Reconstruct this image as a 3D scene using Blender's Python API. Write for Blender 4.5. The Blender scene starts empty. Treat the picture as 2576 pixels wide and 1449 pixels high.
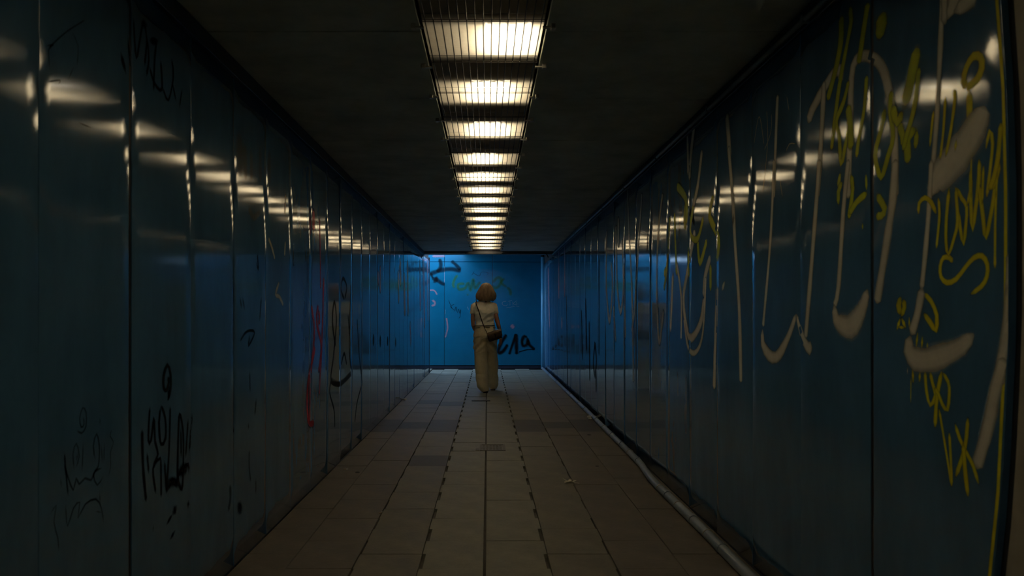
import bpy, bmesh, math, random
from mathutils import Vector, Matrix, noise
random.seed(7)
PI = math.pi
S = bpy.context.scene
C = bpy.context.collection

# ------------------------------------------------------------------ camera, world, exposure
F = 1860.0            # focal length in pixels of the 2576 x 1449 frame
VX, VY = 1226.0, 793.0
CH = 1.20             # eye height
WL, WR = 1.20, 1.257  # distance of the two walls from the lens axis
HC = 2.41             # ceiling height
YB = 16.6             # end wall
cam = bpy.data.cameras.new('camera')
cam.sensor_width = 36.0
cam.lens = F / 2576 * 36.0
cam.shift_x = (1288 - VX) / 2576
cam.shift_y = (VY - 724.5) / 2576
cam.clip_start = 0.05
cam.dof.use_dof = True
cam.dof.focus_distance = 11.5
cam.dof.aperture_fstop = 5.0
camo = bpy.data.objects.new('camera', cam)
camo.location = (0, 0, CH)
camo.rotation_euler = (PI / 2, 0, 0)
C.objects.link(camo)
S.camera = camo

W = bpy.data.worlds.new('daylight')
S.world = W
W.use_nodes = True
bg = W.node_tree.nodes['Background']
bg.inputs['Color'].default_value = (0.42, 0.66, 1.0, 1)
bg.inputs['Strength'].default_value = 5.8

S.view_settings.view_transform = 'Standard'
S.view_settings.look = 'None'
S.view_settings.exposure = 0.0
S.view_settings.gamma = 1.0
S.view_settings.use_curve_mapping = False
LAMP = 25.0            # brightness of the fluorescent tubes

# ------------------------------------------------------------------ materials
def nodes_of(m):
    m.use_nodes = True
    return m.node_tree.nodes, m.node_tree.links

def mat(name, col, rough=0.6, spec=0.5, metal=0.0, var=0.0, scale=6.0, bump=0.0, bscale=40.0, coat=0.0, stretch=(1, 1, 1), rvar=0.0):
    m = bpy.data.materials.new(name)
    N, L = nodes_of(m)
    b = N['Principled BSDF']
    b.inputs['Base Color'].default_value = (*col, 1)
    b.inputs['Roughness'].default_value = rough
    b.inputs['Specular IOR Level'].default_value = spec
    b.inputs['Metallic'].default_value = metal
    b.inputs['Coat Weight'].default_value = coat
    b.inputs['Coat Roughness'].default_value = 0.08
    if var or bump or rvar:
        tc = N.new('ShaderNodeTexCoord')
        mp = N.new('ShaderNodeMapping')
        mp.inputs['Scale'].default_value = stretch
        L.new(tc.outputs['Object'], mp.inputs['Vector'])
    if var or rvar:
        n = N.new('ShaderNodeTexNoise')
        n.inputs['Scale'].default_value = scale
        n.inputs['Detail'].default_value = 6
        n.inputs['Roughness'].default_value = 0.65
        L.new(mp.outputs[0], n.inputs['Vector'])
    if var:
        r = N.new('ShaderNodeValToRGB')
        r.color_ramp.elements[0].position = 0.3
        r.color_ramp.elements[1].position = 0.7
        r.color_ramp.elements[0].color = (*[c * (1 - var) for c in col], 1)
        r.color_ramp.elements[1].color = (*[min(1, c * (1 + var)) for c in col], 1)
        L.new(n.outputs['Fac'], r.inputs['Fac'])
        L.new(r.outputs[0], b.inputs['Base Color'])
    if rvar:
        mr = N.new('ShaderNodeMapRange')
        mr.inputs['From Min'].default_value = 0.3
        mr.inputs['From Max'].default_value = 0.7
        mr.inputs['To Min'].default_value = max(0.02, rough - rvar)
        mr.inputs['To Max'].default_value = rough + rvar
        L.new(n.outputs['Fac'], mr.inputs['Value'])
        L.new(mr.outputs[0], b.inputs['Roughness'])
    if bump:
        n2 = N.new('ShaderNodeTexNoise')
        n2.inputs['Scale'].default_value = bscale
        n2.inputs['Detail'].default_value = 4
        L.new(mp.outputs[0], n2.inputs['Vector'])
        bp = N.new('ShaderNodeBump')
        bp.inputs['Strength'].default_value = bump
        bp.inputs['Distance'].default_value = 0.01
        L.new(n2.outputs['Fac'], bp.inputs['Height'])
        L.new(bp.outputs[0], b.inputs['Normal'])
    return m

M_PANEL = mat('blue_enamel', (0.062, 0.148, 0.262), rough=0.075, spec=1.0, var=0.18, scale=2.5, rvar=0.025, stretch=(1, 1.5, 0.5))
M_BACKP = mat('blue_enamel_end', (0.004, 0.150, 0.270), rough=0.22, spec=0.4, var=0.12, scale=1.6, rvar=0.05)
M_POST = mat('light_blue_post', (0.10, 0.38, 0.60), rough=0.3, var=0.1)
M_CORE = mat('dark_wall_core', (0.02, 0.022, 0.025), rough=0.9)
M_TRIM = mat('dark_blue_trim', (0.025, 0.035, 0.06), rough=0.45, var=0.2)
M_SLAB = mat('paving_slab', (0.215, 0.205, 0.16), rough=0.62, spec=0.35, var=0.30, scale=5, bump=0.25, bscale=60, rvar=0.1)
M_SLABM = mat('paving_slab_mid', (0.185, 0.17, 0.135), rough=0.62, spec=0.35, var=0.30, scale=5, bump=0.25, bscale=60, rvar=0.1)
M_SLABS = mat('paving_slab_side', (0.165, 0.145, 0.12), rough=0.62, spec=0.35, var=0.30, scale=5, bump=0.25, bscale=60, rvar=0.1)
M_SLAB2 = mat('paving_slab_dark', (0.085, 0.078, 0.072), rough=0.62, spec=0.35, var=0.30, scale=7, bump=0.25, bscale=60, rvar=0.1)
M_JOINT = mat('joint_bed', (0.07, 0.063, 0.052), rough=0.9, var=0.3, scale=12)
M_CEIL = mat('ceiling_board', (0.42, 0.45, 0.40), rough=0.7, spec=0.3, var=0.25, scale=3, bump=0.1, bscale=30)
M_CHAN = mat('channel_grey', (0.30, 0.28, 0.24), rough=0.7)
M_REFL = mat('reflector_white', (0.28, 0.26, 0.22), rough=0.5)
M_WIRE = mat('grille_wire', (0.025, 0.023, 0.02), rough=0.5, metal=0.3)
M_CLIP = mat('clip_metal', (0.45, 0.42, 0.36), rough=0.35, metal=0.8)
M_PIPE = mat('grey_plastic_pipe', (0.20, 0.235, 0.27), rough=0.38, spec=0.5, var=0.2, scale=9)
M_CONC = mat('concrete_pillar', (0.30, 0.27, 0.21), rough=0.8, var=0.25, scale=4, bump=0.2)
M_BEAM = mat('painted_beam', (0.10, 0.10, 0.11), rough=0.35, var=0.25, scale=3)
M_STEEL = mat('bright_strip', (0.6, 0.58, 0.55), rough=0.22, metal=0.9, var=0.2, scale=8)
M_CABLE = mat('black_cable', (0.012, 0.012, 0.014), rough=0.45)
M_IRON = mat('cast_cover', (0.13, 0.11, 0.085), rough=0.6, var=0.3, scale=30, bump=0.3, bscale=80)
M_LEAF = mat('dry_leaf', (0.75, 0.70, 0.55), rough=0.7, var=0.2, scale=40)
M_PAPER = mat('crumpled_paper', (0.62, 0.60, 0.54), rough=0.8, var=0.1, scale=30)
M_BUTT = mat('cigarette_butt', (0.42, 0.33, 0.22), rough=0.8, var=0.2, scale=60)
M_DARKBIT = mat('dark_chewing_gum', (0.03, 0.027, 0.024), rough=0.6)

def diffuser_mat():
    m = bpy.data.materials.new('ribbed_diffuser')
    N, L = nodes_of(m)
    out = N['Material Output']
    N.remove(N['Principled BSDF'])
    tr = N.new('ShaderNodeBsdfTransparent'); tr.inputs[0].default_value = (0.95, 0.9, 0.8, 1)
    tl = N.new('ShaderNodeBsdfTranslucent'); tl.inputs[0].default_value = (0.84, 0.73, 0.53, 1)
    df = N.new('ShaderNodeBsdfDiffuse'); df.inputs[0].default_value = (0.34, 0.31, 0.25, 1)
    gl = N.new('ShaderNodeBsdfGlossy'); gl.inputs['Roughness'].default_value = 0.25
    a = N.new('ShaderNodeMixShader'); a.inputs[0].default_value = 0.30
    L.new(tl.outputs[0], a.inputs[1]); L.new(df.outputs[0], a.inputs[2])
    c = N.new('ShaderNodeMixShader'); c.inputs[0].default_value = 0.05
    L.new(a.outputs[0], c.inputs[1]); L.new(gl.outputs[0], c.inputs[2])
    b = N.new('ShaderNodeMixShader')
    L.new(tr.outputs[0], b.inputs[1]); L.new(c.outputs[0], b.inputs[2])
    tc = N.new('ShaderNodeTexCoord')
    # moulded ribs across the sheet and dust specks
    wv = N.new('ShaderNodeTexWave'); wv.bands_direction = 'Y'; wv.inputs['Scale'].default_value = 22
    wv.inputs['Distortion'].default_value = 0.4
    ns = N.new('ShaderNodeTexNoise'); ns.inputs['Scale'].default_value = 45; ns.inputs['Detail'].default_value = 4
    L.new(tc.outputs['Object'], wv.inputs['Vector']); L.new(tc.outputs['Object'], ns.inputs['Vector'])
    r = N.new('ShaderNodeMapRange'); r.inputs['To Min'].default_value = 0.93; r.inputs['To Max'].default_value = 0.985
    L.new(wv.outputs['Fac'], r.inputs['Value'])
    r2 = N.new('ShaderNodeMapRange'); r2.inputs['From Min'].default_value = 0.5; r2.inputs['From Max'].default_value = 0.75
    r2.inputs['To Min'].default_value = 0.0; r2.inputs['To Max'].default_value = 0.25
    L.new(ns.outputs['Fac'], r2.inputs['Value'])
    ad = N.new('ShaderNodeMath'); ad.operation = 'ADD'; ad.use_clamp = True
    L.new(r.outputs[0], ad.inputs[0]); L.new(r2.outputs[0], ad.inputs[1])
    L.new(ad.outputs[0], b.inputs[0])
    L.new(b.outputs[0], out.inputs['Surface'])
    return m
M_DIFF = diffuser_mat()

def tube_mat():
    m = bpy.data.materials.new('lit_tube')
    N, L = nodes_of(m)
    b = N['Principled BSDF']
    b.inputs['Base Color'].default_value = (0.8, 0.78, 0.7, 1)
    b.inputs['Emission Color'].default_value = (1.0, 0.92, 0.76, 1)
    b.inputs['Emission Strength'].default_value = LAMP
    return m
M_TUBE = tube_mat()

def paint_mat(name, col, rough=0.45, dens=1.0):
    m = bpy.data.materials.new(name)
    N, L = nodes_of(m)
    b = N['Principled BSDF']
    b.inputs['Base Color'].default_value = (*col, 1)
    b.inputs['Roughness'].default_value = rough
    b.inputs['Specular IOR Level'].default_value = 0.15
    at = N.new('ShaderNodeAttribute'); at.attribute_name = 'cover'
    tc = N.new('ShaderNodeTexCoord')
    ns = N.new('ShaderNodeTexNoise'); ns.inputs['Scale'].default_value = 24; ns.inputs['Detail'].default_value = 5
    L.new(tc.outputs['Object'], ns.inputs['Vector'])
    mr = N.new('ShaderNodeMapRange'); mr.inputs['From Min'].default_value = 0.3; mr.inputs['From Max'].default_value = 0.6
    mr.inputs['To Min'].default_value = 0.9 * dens; mr.inputs['To Max'].default_value = dens
    L.new(ns.outputs['Fac'], mr.inputs['Value'])
    mu = N.new('ShaderNodeMath'); mu.operation = 'MULTIPLY'; mu.use_clamp = True
    L.new(at.outputs['Fac'], mu.inputs[0]); L.new(mr.outputs[0], mu.inputs[1])
    L.new(mu.outputs[0], b.inputs['Alpha'])
    return m
P_WHITE = paint_mat('paint_white', (0.60, 0.57, 0.47))
P_YELLOW = paint_mat('paint_yellow', (0.62, 0.55, 0.012))
P_LIME = paint_mat('paint_lime', (0.48, 0.52, 0.012), dens=0.9)
P_BLACK = paint_mat('paint_black', (0.004, 0.004, 0.005), rough=0.85)
P_FAINT = paint_mat('paint_thin_black', (0.004, 0.005, 0.006), rough=0.85, dens=0.7)
P_RED = paint_mat('paint_red', (0.50, 0.03, 0.05), dens=0.8)
P_PINK = paint_mat('paint_pink', (0.46, 0.30, 0.38), dens=0.62)
P_GREY = paint_mat('paint_grey', (0.46, 0.44, 0.36), dens=0.72)
P_BROWN = paint_mat('paint_brown', (0.32, 0.20, 0.08), dens=0.4)
P_GREEN = paint_mat('paint_green', (0.05, 0.22, 0.05), dens=0.6)
P_SKY = paint_mat('paint_pale_blue', (0.30, 0.50, 0.66), dens=0.55)

# ------------------------------------------------------------------ mesh helpers
def obj(name, bm, m, parent=None, smooth=False, loc=None):
    if isinstance(bm, bmesh.types.BMesh):
        me = bpy.data.meshes.new(name)
        bm.to_mesh(me); bm.free()
    else:
        me = bm
    if smooth:
        for p in me.polygons: p.use_smooth = True
    if m and not me.materials: me.materials.append(m)
    o = bpy.data.objects.new(name, me)
    C.objects.link(o)
    if parent: o.parent = parent
    if loc: o.location = loc
    return o

def empty(name, loc, rz=0.0):
    o = bpy.data.objects.new(name, None)
    o.empty_display_size = 0.1
    o.location = loc; o.rotation_euler = (0, 0, rz)
    C.objects.link(o)
    return o

def tag(o, label=None, cat=None, group=None, kind=None):
    if label: o['label'] = label
    if cat: o['category'] = cat
    if group: o['group'] = group
    if kind: o['kind'] = kind
    return o

def struct(name, bm, m, label):
    return tag(obj(name, bm, m), label, name.split('_')[0], None, 'structure')

def copy_tree(o, parent=None):
    c = o.copy(); C.objects.link(c); c.parent = parent
    for ch in list(o.children): copy_tree(ch, c)
    return c

def bx(bm, x0, x1, y0, y1, z0, z1, bev=0.0):
    r = bmesh.ops.create_cube(bm, size=1)
    vs = r['verts']
    for v in vs:
        v.co = Vector(((x0 + x1) / 2 + v.co.x * (x1 - x0), (y0 + y1) / 2 + v.co.y * (y1 - y0), (z0 + z1) / 2 + v.co.z * (z1 - z0)))
    if bev:
        es = list({e for v in vs for e in v.link_edges})
        bmesh.ops.bevel(bm, geom=es, offset=bev, segments=1, affect='EDGES', profile=0.5)
    return bm

def box(x0, x1, y0, y1, z0, z1, bev=0.0):
    return bx(bmesh.new(), x0, x1, y0, y1, z0, z1, bev)

def rings(bm, secs, n=16, cap=True):
    """loft through sections given as lists of n points"""
    R = []
    for s in secs: R.append([bm.verts.new(p) for p in s])
    for a, b in zip(R[:-1], R[1:]):
        k = len(a)
        for i in range(k): bm.faces.new((a[i], a[(i + 1) % k], b[(i + 1) % k], b[i]))
    if cap:
        bm.faces.new(list(reversed(R[0]))); bm.faces.new(R[-1])
    return bm

def tube(bm, pts, rad, n=10, cap=True, flat=1.0):
    pts = [Vector(p) for p in pts]
    if not hasattr(rad, '__len__'): rad = [rad] * len(pts)
    secs = []; up = None
    for i, p in enumerate(pts):
        a = pts[max(0, i - 1)]; b = pts[min(len(pts) - 1, i + 1)]
        t = (b - a).normalized()
        if up is None:
            up = Vector((0, 0, 1)) if abs(t.z) < 0.9 else Vector((0, 1, 0))
        s = t.cross(up).normalized(); up = s.cross(t).normalized()
        secs.append([p + s * math.cos(2 * PI * k / n) * rad[i] + up * math.sin(2 * PI * k / n) * rad[i] * flat for k in range(n)])
    return rings(bm, secs, n, cap)

def ell(cx, cy, z, rx, ry, n=24, p=2.0):
    out = []
    for k in range(n):
        a = 2 * PI * k / n
        c, s = math.cos(a), math.sin(a)
        out.append(Vector((cx + rx * math.copysign(abs(c) ** (2 / p), c), cy + ry * math.copysign(abs(s) ** (2 / p), s), z)))
    return out

def spline(pts, step):
    """Catmull-Rom through 2-D or 3-D points, (points carry any length)"""
    P = [tuple(p) for p in pts]
    if len(P) == 2:
        n = max(2, int((Vector(P[1]) - Vector(P[0])).length / step))
        return [tuple(a + (b - a) * i / n for a, b in zip(*P)) for i in range(n + 1)]
    Q = [P[0]] + P + [P[-1]]
    out = []
    for i in range(1, len(Q) - 2):
        p0, p1, p2, p3 = Q[i - 1:i + 3]
        n = max(2, int((Vector(p2) - Vector(p1)).length / step))
        for k in range(n):
            t = k / n
            out.append(tuple(0.5 * (2 * b + (c - a) * t + (2 * a - 5 * b + 4 * c - d) * t * t + (3 * b - a - 3 * c + d) * t ** 3) for a, b, c, d in zip(p0, p1, p2, p3)))
    out.append(P[-1])
    return out

# ------------------------------------------------------------------ pixel of the photograph -> point on a surface of the place
def on_left(px, py):
    y = F * WL / (VX - px); return y, CH - (py - VY) / F * y
def on_right(px, py):
    y = F * WR / (px - VX); return y, CH - (py - VY) / F * y
def on_floor(px, py):
    y = F * CH / (py - VY); return (px - VX) / F * y, y
def on_end(px, py):
    return (px - VX) / F * YB, CH - (py - VY) / F * YB

# ------------------------------------------------------------------ structure
YR = -3.5          # tunnel goes on behind the viewer
Y_LEND = 15.35     # left wall ends, passage turns off to the left
fl = box(-5.0, 1.42, YR, YB + 0.15, -0.16, -0.022)
FLOOR = struct('floor', fl, M_JOINT, 'worn paving slab floor of the underpass')
WALL_L = struct('wall_left', box(-1.42, -1.222, YR, Y_LEND, -0.022, 2.75), M_CORE, 'long left wall clad in glossy dark blue panels')
WALL_R = struct('wall_right', box(WR + 0.022, 1.42, YR, YB + 0.15, -0.022, 2.75), M_CORE, 'long right wall clad in glossy dark blue panels with yellow and white graffiti')
WALL_E = struct('wall_end', box(-5.0, 1.42, YB + 0.02, YB + 0.15, -0.022, 2.75), M_CORE, 'bright blue panelled wall closing the end of the underpass')
struct('wall_rear', box(-1.42, 1.42, YR - 0.15, YR, -0.022, 2.75), M_CONC, 'unseen concrete wall added behind the viewer to keep sky light out')  # out of view, added so that no sky light enters from behind
struct('wall_passage', box(-5.0, -1.42, Y_LEND - 0.15, Y_LEND, -0.022, 2.75), M_CONC, 'concrete wall of the side passage')
cx0 = -0.017; chw = 0.2625
cb = bmesh.new()
bx(cb, -1.42, cx0 - chw - 0.004, YR, 14.0, HC + 0.012, HC + 0.16)
bx(cb, cx0 + chw + 0.004, 1.42, YR, 14.0, HC + 0.012, HC + 0.16)
CEIL = struct('ceiling', cb, M_CEIL, 'dark flat ceiling with a sunken channel of lamps')
tag(obj('ceiling_slab', box(-0.55, 1.42, 14.0, YB + 0.15, 2.62, 2.75), M_CEIL, CEIL))
ch = bmesh.new()
bx(ch, cx0 - chw - 0.03, cx0 + chw + 0.03, YR, 14.0, HC + 0.235, HC + 0.27)
bx(ch, cx0 - chw - 0.03, cx0 - chw - 0.004, YR, 14.0, HC + 0.012, HC + 0.235)
bx(ch, cx0 + chw + 0.004, cx0 + chw + 0.03, YR, 14.0, HC + 0.012, HC + 0.235)
obj('light_channel', ch, M_CHAN, CEIL)
# ceiling boards
b0 = 0.2
for k in range(14):
    y0 = b0 + k * 0.985; y1 = min(y0 + 0.980, 13.98)
    for (xa, xb) in ((-1.21, cx0 - chw - 0.004), (cx0 + chw + 0.004, WR + 0.01)):
        dz = random.uniform(-0.002, 0.002)
        obj('ceiling_board', box(xa, xb, y0, y1, HC + dz, HC + 0.014, 0.002), M_CEIL, CEIL)
bm = box(-1.21, cx0 - chw - 0.004, YR, b0 - 0.005, HC, HC + 0.012); bx(bm, cx0 + chw + 0.004, WR + 0.01, YR, b0 - 0.005, HC, HC + 0.012)
obj('ceiling_lining', bm, M_CEIL, CEIL)

# --- wall panels
Z0, Z1 = 0.012, 2.325
L_SEAM, L_STEP = 2.486, 0.507
R_SEAM, R_STEP = 2.418, 0.545
class Side:
    def __init__(s, sgn, x, seam, step, seed):
        s.sgn, s.x, s.seam, s.step = sgn, x, seam, step
        r = random.Random(seed)
        s.par = {}
        for k in range(-14, 34):
            s.par[k] = (r.uniform(-0.0008, 0.0008), r.gauss(0, 0.0026), abs(r.gauss(0.0022, 0.0009)), r.gauss(0, 0.0012), r.uniform(0, 100))
    def idx(s, y):
        k = math.floor((y - s.seam) / s.step)
        return max(-1, k) if s.sgn > 0 else k
    def off(s, y, z, k=None):
        """how far the sheet stands proud of its plane, towards the passage"""
        if k is None: k = s.idx(y)
        o, tl, bow, tz, sd = s.par[k]
        u = (y - s.seam) / s.step - k - 0.5
        damp = min(1.0, max(0.25, 6.0 / max(y, 1.0)))
        n = noise.noise(Vector((y * 2.6 + sd, z * 1.7, s.sgn * 3.0))) * 0.0011
        return o + (tl * u * s.step + bow * (4 * u * u - 1) * 0.5 + tz * (z - 1.2)) * damp + n * damp
    def pt(s, y, z, e=0.0, k=None):
        return Vector((s.sgn * (s.x - s.off(y, z, k) - e), y, z))
SL = Side(-1, WL, L_SEAM, L_STEP, 11)
SR = Side(1, WR, R_SEAM, R_STEP, 23)

def edge_near(z):
    """the loose near end of the first right-hand sheet"""
    pts = [(-0.2, 1.86), (0.0, 1.875), (0.43, 1.853), (0.75, 1.805), (1.15, 1.777), (1.5, 1.776), (1.75, 1.785), (1.98, 1.808), (2.4, 1.835)]
    for (a, ya), (b, yb) in zip(pts[:-1], pts[1:]):
        if a <= z <= b: return ya + (yb - ya) * (z - a) / (b - a)
    return 1.83

def panel(side, k, y0, y1, parent, gap=(0.002, 0.002), near=None, rows=17, name='panel', m=M_PANEL):
    R = 0.0016 if k % 2 else 0.001
    g0, g1 = gap
    L = y1 - y0 - g0 - g1
    prof = [(0.0, 0.018)]
    for a in range(0, 5):
        t = a / 4 * PI / 2
        prof.append((R * (1 - math.cos(t)), R * (1 - math.sin(t))))
    for i in range(1, 9): prof.append((R + (L - 2 * R) * i / 9, 0.0))
    for a in range(4, -1, -1):
        t = a / 4 * PI / 2
        prof.append((L - R * (1 - math.cos(t)), R * (1 - math.sin(t))))
    prof.append((L, 0.018))
    bm = bmesh.new(); G = []
    for j in range(rows + 1):
        z = Z0 + (Z1 - Z0) * j / rows
        row = []
        for (d, back) in prof:
            if near is not None:
                ya = near(z); y = ya + g0 + d / L * (y1 - g1 - ya - g0)
            else:
                y = y0 + g0 + d
            row.append(bm.verts.new(side.pt(y, z, -back, k)))
        G.append(row)
    for j in range(rows):
        for i in range(len(prof) - 1):
            q = (G[j][i], G[j][i + 1], G[j + 1][i + 1], G[j + 1][i])
            bm.faces.new(q if side.sgn < 0 else q[::-1])
    # top and bottom lips
    for jj, zz in ((0, -1), (rows, 1)):
        lip = [bm.verts.new(v.co + Vector((side.sgn * 0.016, 0, 0))) for v in G[jj][3:-3]]
        src = G[jj][3:-3]
        for i in range(len(src) - 1):
            q = (src[i], src[i + 1], lip[i + 1], lip[i])
            bm.faces.new(q)
    bmesh.ops.recalc_face_normals(bm, faces=bm.faces)
    return obj(name, bm, m, parent, smooth=True)

STRONG_L = lambda k: k % 2 == 0
for k in range(-6, 26):
    y0 = L_SEAM + k * L_STEP; y1 = min(y0 + L_STEP, Y_LEND - 0.01)
    if y1 - y0 < 0.1: continue
    panel(SL, k, y0, y1, WALL_L, gap=(0.009 if k == 0 else 0.0008 if k % 2 else 0.0022, 0.009 if k == -1 else 0.0022 if k % 2 else 0.0008))
for k in range(0, 27):
    y0 = R_SEAM + k * R_STEP; y1 = min(y0 + R_STEP, YB - 0.02)
    if y1 - y0 < 0.08: continue
    panel(SR, k, y0, y1, WALL_R, gap=(0.009 if k == 0 else 0.0008 if k % 3 else 0.002, 0.002 if k % 3 == 2 else 0.0008))
panel(SR, -1, 1.80, R_SEAM, WALL_R, gap=(0.004, 0.009), near=edge_near)
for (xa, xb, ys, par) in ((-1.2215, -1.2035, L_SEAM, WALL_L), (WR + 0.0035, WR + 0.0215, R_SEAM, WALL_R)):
    obj('joint_shade_strip', box(xa, xb, ys - 0.0088, ys + 0.0088, Z0, Z1), M_CABLE, par)  # black strip filling the open seam, stands in for the shade inside the gap
# bare concrete beyond the loose sheet
def near_conc():
    bm = bmesh.new(); rows = 14
    a = []; b = []
    for j in range(rows + 1):
        z = 0.0 + HC * j / rows
        e = edge_near(z) - 0.035
        a.append(bm.verts.new((WR + 0.003, e, z))); b.append(bm.verts.new((WR + 0.021, e, z)))
    c0 = bm.verts.new((WR + 0.003, YR, 0)); c1 = bm.verts.new((WR + 0.003, YR, HC))
    for j in range(rows):
        bm.faces.new((a[j], a[j + 1], b[j + 1], b[j]))
    for j in range(rows):
        zc0 = HC * j / rows; zc1 = HC * (j + 1) / rows
        v0 = bm.verts.new((WR + 0.003, YR, zc0)); v1 = bm.verts.new((WR + 0.003, YR, zc1))
        bm.faces.new((a[j], v0, v1, a[j + 1]))
    bmesh.ops.remove_doubles(bm, verts=bm.verts, dist=1e-5)
    return bm
tag(obj('concrete_facing', near_conc(), M_CONC, WALL_R), 'bare grey brown concrete beside the loose panel edge')

# trims
struct('baseboard_left', box(-1.2215, -1.206, YR, Y_LEND, -0.02, 0.03, 0.002), M_TRIM, 'narrow dark skirting along the left wall')
struct('baseboard_right', box(WR + 0.006, WR + 0.0215, YR, YB - 0.02, -0.02, 0.03, 0.002), M_TRIM, 'narrow dark skirting along the right wall')
struct('trim_1', box(-1.2215, -1.188, YR, 14.0, 2.33, HC - 0.003, 0.003), M_TRIM, 'dark cover strip under the ceiling on the left')
struct('trim_2', box(WR - 0.012, WR + 0.0215, YR, 14.0, 2.33, HC - 0.003, 0.003), M_TRIM, 'dark cover strip under the ceiling on the right')

# end wall panels
PX = [-4.98, -3.6, -2.4, (1118 - VX) / F * YB, (1239 - VX) / F * YB, WR - 0.005]
zj = CH - (659 - VY) / F * YB
zp = CH - (919 - VY) / F * YB
for a, b in zip(PX[:-1], PX[1:]):
    obj('panel', box(a + 0.004, b - 0.004, YB - 0.005, YB + 0.02, zp, zj - 0.004, 0.004), M_BACKP, WALL_E)
    obj('panel', box(a + 0.004, b - 0.004, YB - 0.003, YB + 0.02, zj + 0.004, 2.60, 0.004), M_BACKP, WALL_E)
obj('plinth', box(-4.98, WR - 0.005, YB + 0.004, YB + 0.02, 0.0, zp - 0.012), M_TRIM, WALL_E)
obj('corner_post', tube(bmesh.new(), [(WR - 0.004, YB - 0.05, 0.0), (WR - 0.004, YB - 0.05, 2.5)], 0.055, n=16), M_POST, WALL_R, smooth=True)
# blue corner strip at the end of the left wall and lintel over the passage
obj('corner_strip', box(-1.225, -1.195, Y_LEND, Y_LEND + 0.012, 0.0, 2.40, 0.003), M_TRIM, WALL_L)
LINTEL = struct('trim_3', box(-1.42, WR + 0.02, 14.0, 14.16, HC - 0.055, 2.75, 0.006), M_BEAM, 'low painted beam across the end of the ceiling')
obj('metal_strip', box(-1.19, -0.42, 13.985, 14.0, HC - 0.052, HC - 0.026, 0.003), M_STEEL, LINTEL)

# ------------------------------------------------------------------ floor slabs
SW, SLN = 0.3145, 0.434
SX0 = -0.013
ROW0 = 3.504
def slab_bm(w, l, notch_side, g=0.0010, notch=0.017, cj=0):
    """a slab whose joint to the next column is open on half its length"""
    x0, x1, y0, y1 = g, w - g, g, l - g
    h = l / 2
    if cj > 0: x0 += 0.0055
    if cj < 0: x1 -= 0.0055
    if notch_side > 0: pts = [(x0, y0), (x1 - notch, y0), (x1 - notch, h - g), (x1, h + g), (x1, y1), (x0, y1)]
    elif notch_side < 0: pts = [(x0 + notch, y0), (x1, y0), (x1, y1), (x0, y1), (x0, h + g), (x0 + notch, h - g)]
    else: pts = [(x0, y0), (x1, y0), (x1, y1), (x0, y1)]
    bm = bmesh.new()
    b = 0.0016
    cx = sum(p[0] for p in pts) / len(pts); cy = sum(p[1] for p in pts) / len(pts)
    lo = [bm.verts.new((p[0], p[1], -0.03)) for p in pts]
    mi = [bm.verts.new((p[0], p[1], -0.003)) for p in pts]
    hi = [bm.verts.new((p[0] + b * (1 if p[0] < cx else -1), p[1] + b * (1 if p[1] < cy else -1), 0.0)) for p in pts]
    n = len(pts)
    for A, B in ((lo, mi), (mi, hi)):
        for i in range(n): bm.faces.new((A[i], A[(i + 1) % n], B[(i + 1) % n], B[i]))
    bm.faces.new(hi)
    return bm
def mesh_of(bm, name, m):
    me = bpy.data.meshes.new(name); bm.to_mesh(me); bm.free(); me.materials.append(m); return me
edgeR = WR + 0.006 - (SX0 + 3 * SW); edgeL = (SX0 - 3 * SW) + 1.206
SM = {}
for mi_, mm in enumerate((M_SLAB, M_SLAB2, M_SLABS, M_SLABM)):
    SM['r', mi_] = mesh_of(slab_bm(SW, SLN, 1, notch=0.006), 'slab', mm)
    SM['l', mi_] = mesh_of(slab_bm(SW, SLN, -1, notch=0.006), 'slab', mm)
    SM['r0', mi_] = mesh_of(slab_bm(SW, SLN, 1, cj=1), 'slab', mm)
    SM['l0', mi_] = mesh_of(slab_bm(SW, SLN, -1, cj=-1), 'slab', mm)
    SM['p', mi_] = mesh_of(slab_bm(SW, SLN, 0, 0.0018), 'slab', mm)
    SM['er', mi_] = mesh_of(slab_bm(edgeR, SLN, 0, 0.0018), 'slab', mm)
    SM['el', mi_] = mesh_of(slab_bm(edgeL, SLN, 0, 0.0018), 'slab', mm)
far = bmesh.new()
def far_add(me, x, y, z):
    a = len(far.verts); far.verts.ensure_lookup_table()
    vs = [far.verts.new(v.co + Vector((x, y, z))) for v in me.vertices]
    for p in me.polygons: far.faces.new([vs[i] for i in p.vertices])
rs = random.Random(5)
DRAIN = (7.85, 8.27)
for col in range(-4, 4):
    x = SX0 + col * SW if col > -4 else SX0 - 3 * SW - edgeL
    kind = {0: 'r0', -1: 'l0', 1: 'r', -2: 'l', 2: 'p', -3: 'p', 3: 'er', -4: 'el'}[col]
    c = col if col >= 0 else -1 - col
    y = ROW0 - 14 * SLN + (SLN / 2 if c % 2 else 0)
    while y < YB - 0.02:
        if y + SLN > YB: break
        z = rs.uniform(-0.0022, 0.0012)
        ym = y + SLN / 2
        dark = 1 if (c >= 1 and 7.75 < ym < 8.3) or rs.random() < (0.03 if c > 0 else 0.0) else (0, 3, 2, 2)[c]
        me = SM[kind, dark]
        if 2.6 < y < 11.6:
            o = obj('slab', me, None, FLOOR, loc=(x, y, z))
            o.rotation_euler = (rs.uniform(-0.003, 0.003), rs.uniform(-0.003, 0.003), 0)
        else:
            far_add(me, x, y, z)
        y += SLN
o = obj('slab_paving', far, M_SLAB, FLOOR); o['kind'] = 'stuff'
bm = bmesh.new()
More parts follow.
